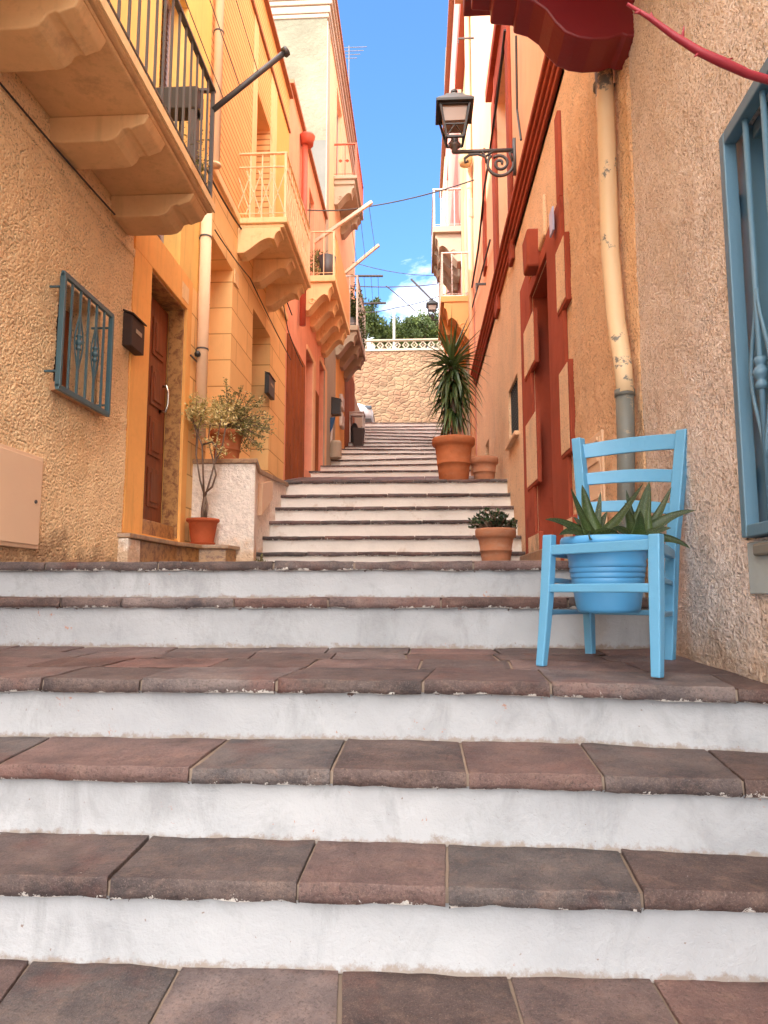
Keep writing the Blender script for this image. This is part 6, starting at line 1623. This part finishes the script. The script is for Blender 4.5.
# antenna on the tall roof
an = MB(); a = onX(349, 55, XL); an.tube([(XL-.0, a.y, z4+.17), (XL, a.y, a.z+.3)], .02, 5)
for k in range(4): an.bar((XL-.3, a.y, a.z+.25-.12*k), (XL+.55-.1*k, a.y, a.z+.25-.12*k), .015)
tag(recentre(an.build('antenna', M['wire'], None), (XL, a.y, z4+.17)), 'thin television antenna above the cornice of the tall house', 'antenna')
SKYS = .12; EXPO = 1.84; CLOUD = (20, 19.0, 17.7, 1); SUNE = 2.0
# ------------------------------------------------------------------ camera, light, world
cam = bpy.data.cameras.new('camera'); co = bpy.data.objects.new('camera', cam); COL.objects.link(co)
mt = Matrix((RT, UP, -FW)).transposed().to_4x4(); co.matrix_world = mt
cam.sensor_fit = 'VERTICAL'; cam.sensor_height = 24; cam.lens = F/1024*24; cam.clip_start = .05; cam.clip_end = 2000
scene.camera = co
S = V((-.70, -.45, .50)).normalized()
sun = bpy.data.lights.new('sun', 'SUN'); sun.energy = SUNE; sun.angle = math.radians(.53); sun.color = (1, .93, .82)
so = bpy.data.objects.new('sun', sun); COL.objects.link(so); so.rotation_euler = S.to_track_quat('Z', 'Y').to_euler()
w = bpy.data.worlds.new('World'); scene.world = w; w.use_nodes = True
t = w.node_tree; t.nodes.clear()
o = t.nodes.new('ShaderNodeOutputWorld'); bg = t.nodes.new('ShaderNodeBackground'); sky = t.nodes.new('ShaderNodeTexSky')
sky.sky_type = 'NISHITA'; sky.sun_disc = False; sky.sun_elevation = math.asin(S.z); sky.sun_rotation = math.atan2(S.x, S.y)
sky.air_density = 1.0; sky.dust_density = .4; sky.ozone_density = 3.2
tc = t.nodes.new('ShaderNodeTexCoord'); mp = t.nodes.new('ShaderNodeMapping'); mp.inputs['Scale'].default_value = (1, 1, 2.6)
n1 = t.nodes.new('ShaderNodeTexNoise'); n1.inputs['Scale'].default_value = 3.2; n1.inputs['Detail'].default_value = 9; n1.inputs['Roughness'].default_value = .6; n1.inputs['Distortion'].default_value = .3
t.links.new(tc.outputs['Generated'], mp.inputs[0]); t.links.new(mp.outputs[0], n1.inputs['Vector'])
sep = t.nodes.new('ShaderNodeSeparateXYZ'); t.links.new(tc.outputs['Generated'], sep.inputs[0])
mr = t.nodes.new('ShaderNodeMapRange'); mr.inputs['From Min'].default_value = .54; mr.inputs['From Max'].default_value = .30; mr.inputs['To Min'].default_value = 0; mr.inputs['To Max'].default_value = 1
t.links.new(sep.outputs[2], mr.inputs[0])
ad = t.nodes.new('ShaderNodeMath'); ad.operation = 'MULTIPLY_ADD'; t.links.new(mr.outputs[0], ad.inputs[0]); ad.inputs[1].default_value = .26; t.links.new(n1.outputs['Fac'], ad.inputs[2])
# unseen bright cloud bank, added overhead and behind the viewer to brighten the lane
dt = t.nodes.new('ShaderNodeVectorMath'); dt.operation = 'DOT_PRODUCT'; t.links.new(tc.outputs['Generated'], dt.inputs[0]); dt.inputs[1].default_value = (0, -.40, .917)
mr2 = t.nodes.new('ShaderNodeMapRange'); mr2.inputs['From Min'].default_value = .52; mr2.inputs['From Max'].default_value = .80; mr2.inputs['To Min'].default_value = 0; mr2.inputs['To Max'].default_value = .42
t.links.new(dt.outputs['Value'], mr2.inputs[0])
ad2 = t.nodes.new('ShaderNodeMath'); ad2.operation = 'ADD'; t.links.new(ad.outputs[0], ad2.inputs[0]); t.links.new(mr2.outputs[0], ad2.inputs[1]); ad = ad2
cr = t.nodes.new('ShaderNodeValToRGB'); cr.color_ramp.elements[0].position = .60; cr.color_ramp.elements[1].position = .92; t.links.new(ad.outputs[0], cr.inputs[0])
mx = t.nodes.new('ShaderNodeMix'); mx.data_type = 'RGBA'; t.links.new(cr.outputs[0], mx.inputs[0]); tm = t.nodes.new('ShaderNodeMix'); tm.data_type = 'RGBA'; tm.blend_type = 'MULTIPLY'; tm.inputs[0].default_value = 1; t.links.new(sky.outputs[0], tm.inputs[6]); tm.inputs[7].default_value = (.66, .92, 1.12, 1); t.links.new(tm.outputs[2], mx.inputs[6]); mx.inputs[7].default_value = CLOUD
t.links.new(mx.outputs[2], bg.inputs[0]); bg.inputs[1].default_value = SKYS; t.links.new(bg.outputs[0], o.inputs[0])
vs = scene.view_settings; vs.view_transform = 'Standard'; vs.look = 'None'; vs.gamma = 1; vs.use_curve_mapping = False; vs.exposure = EXPO
scene.cycles.max_bounces = 10; scene.cycles.diffuse_bounces = 6
for ob in scene.objects:
    if '_o' in ob: del ob['_o']
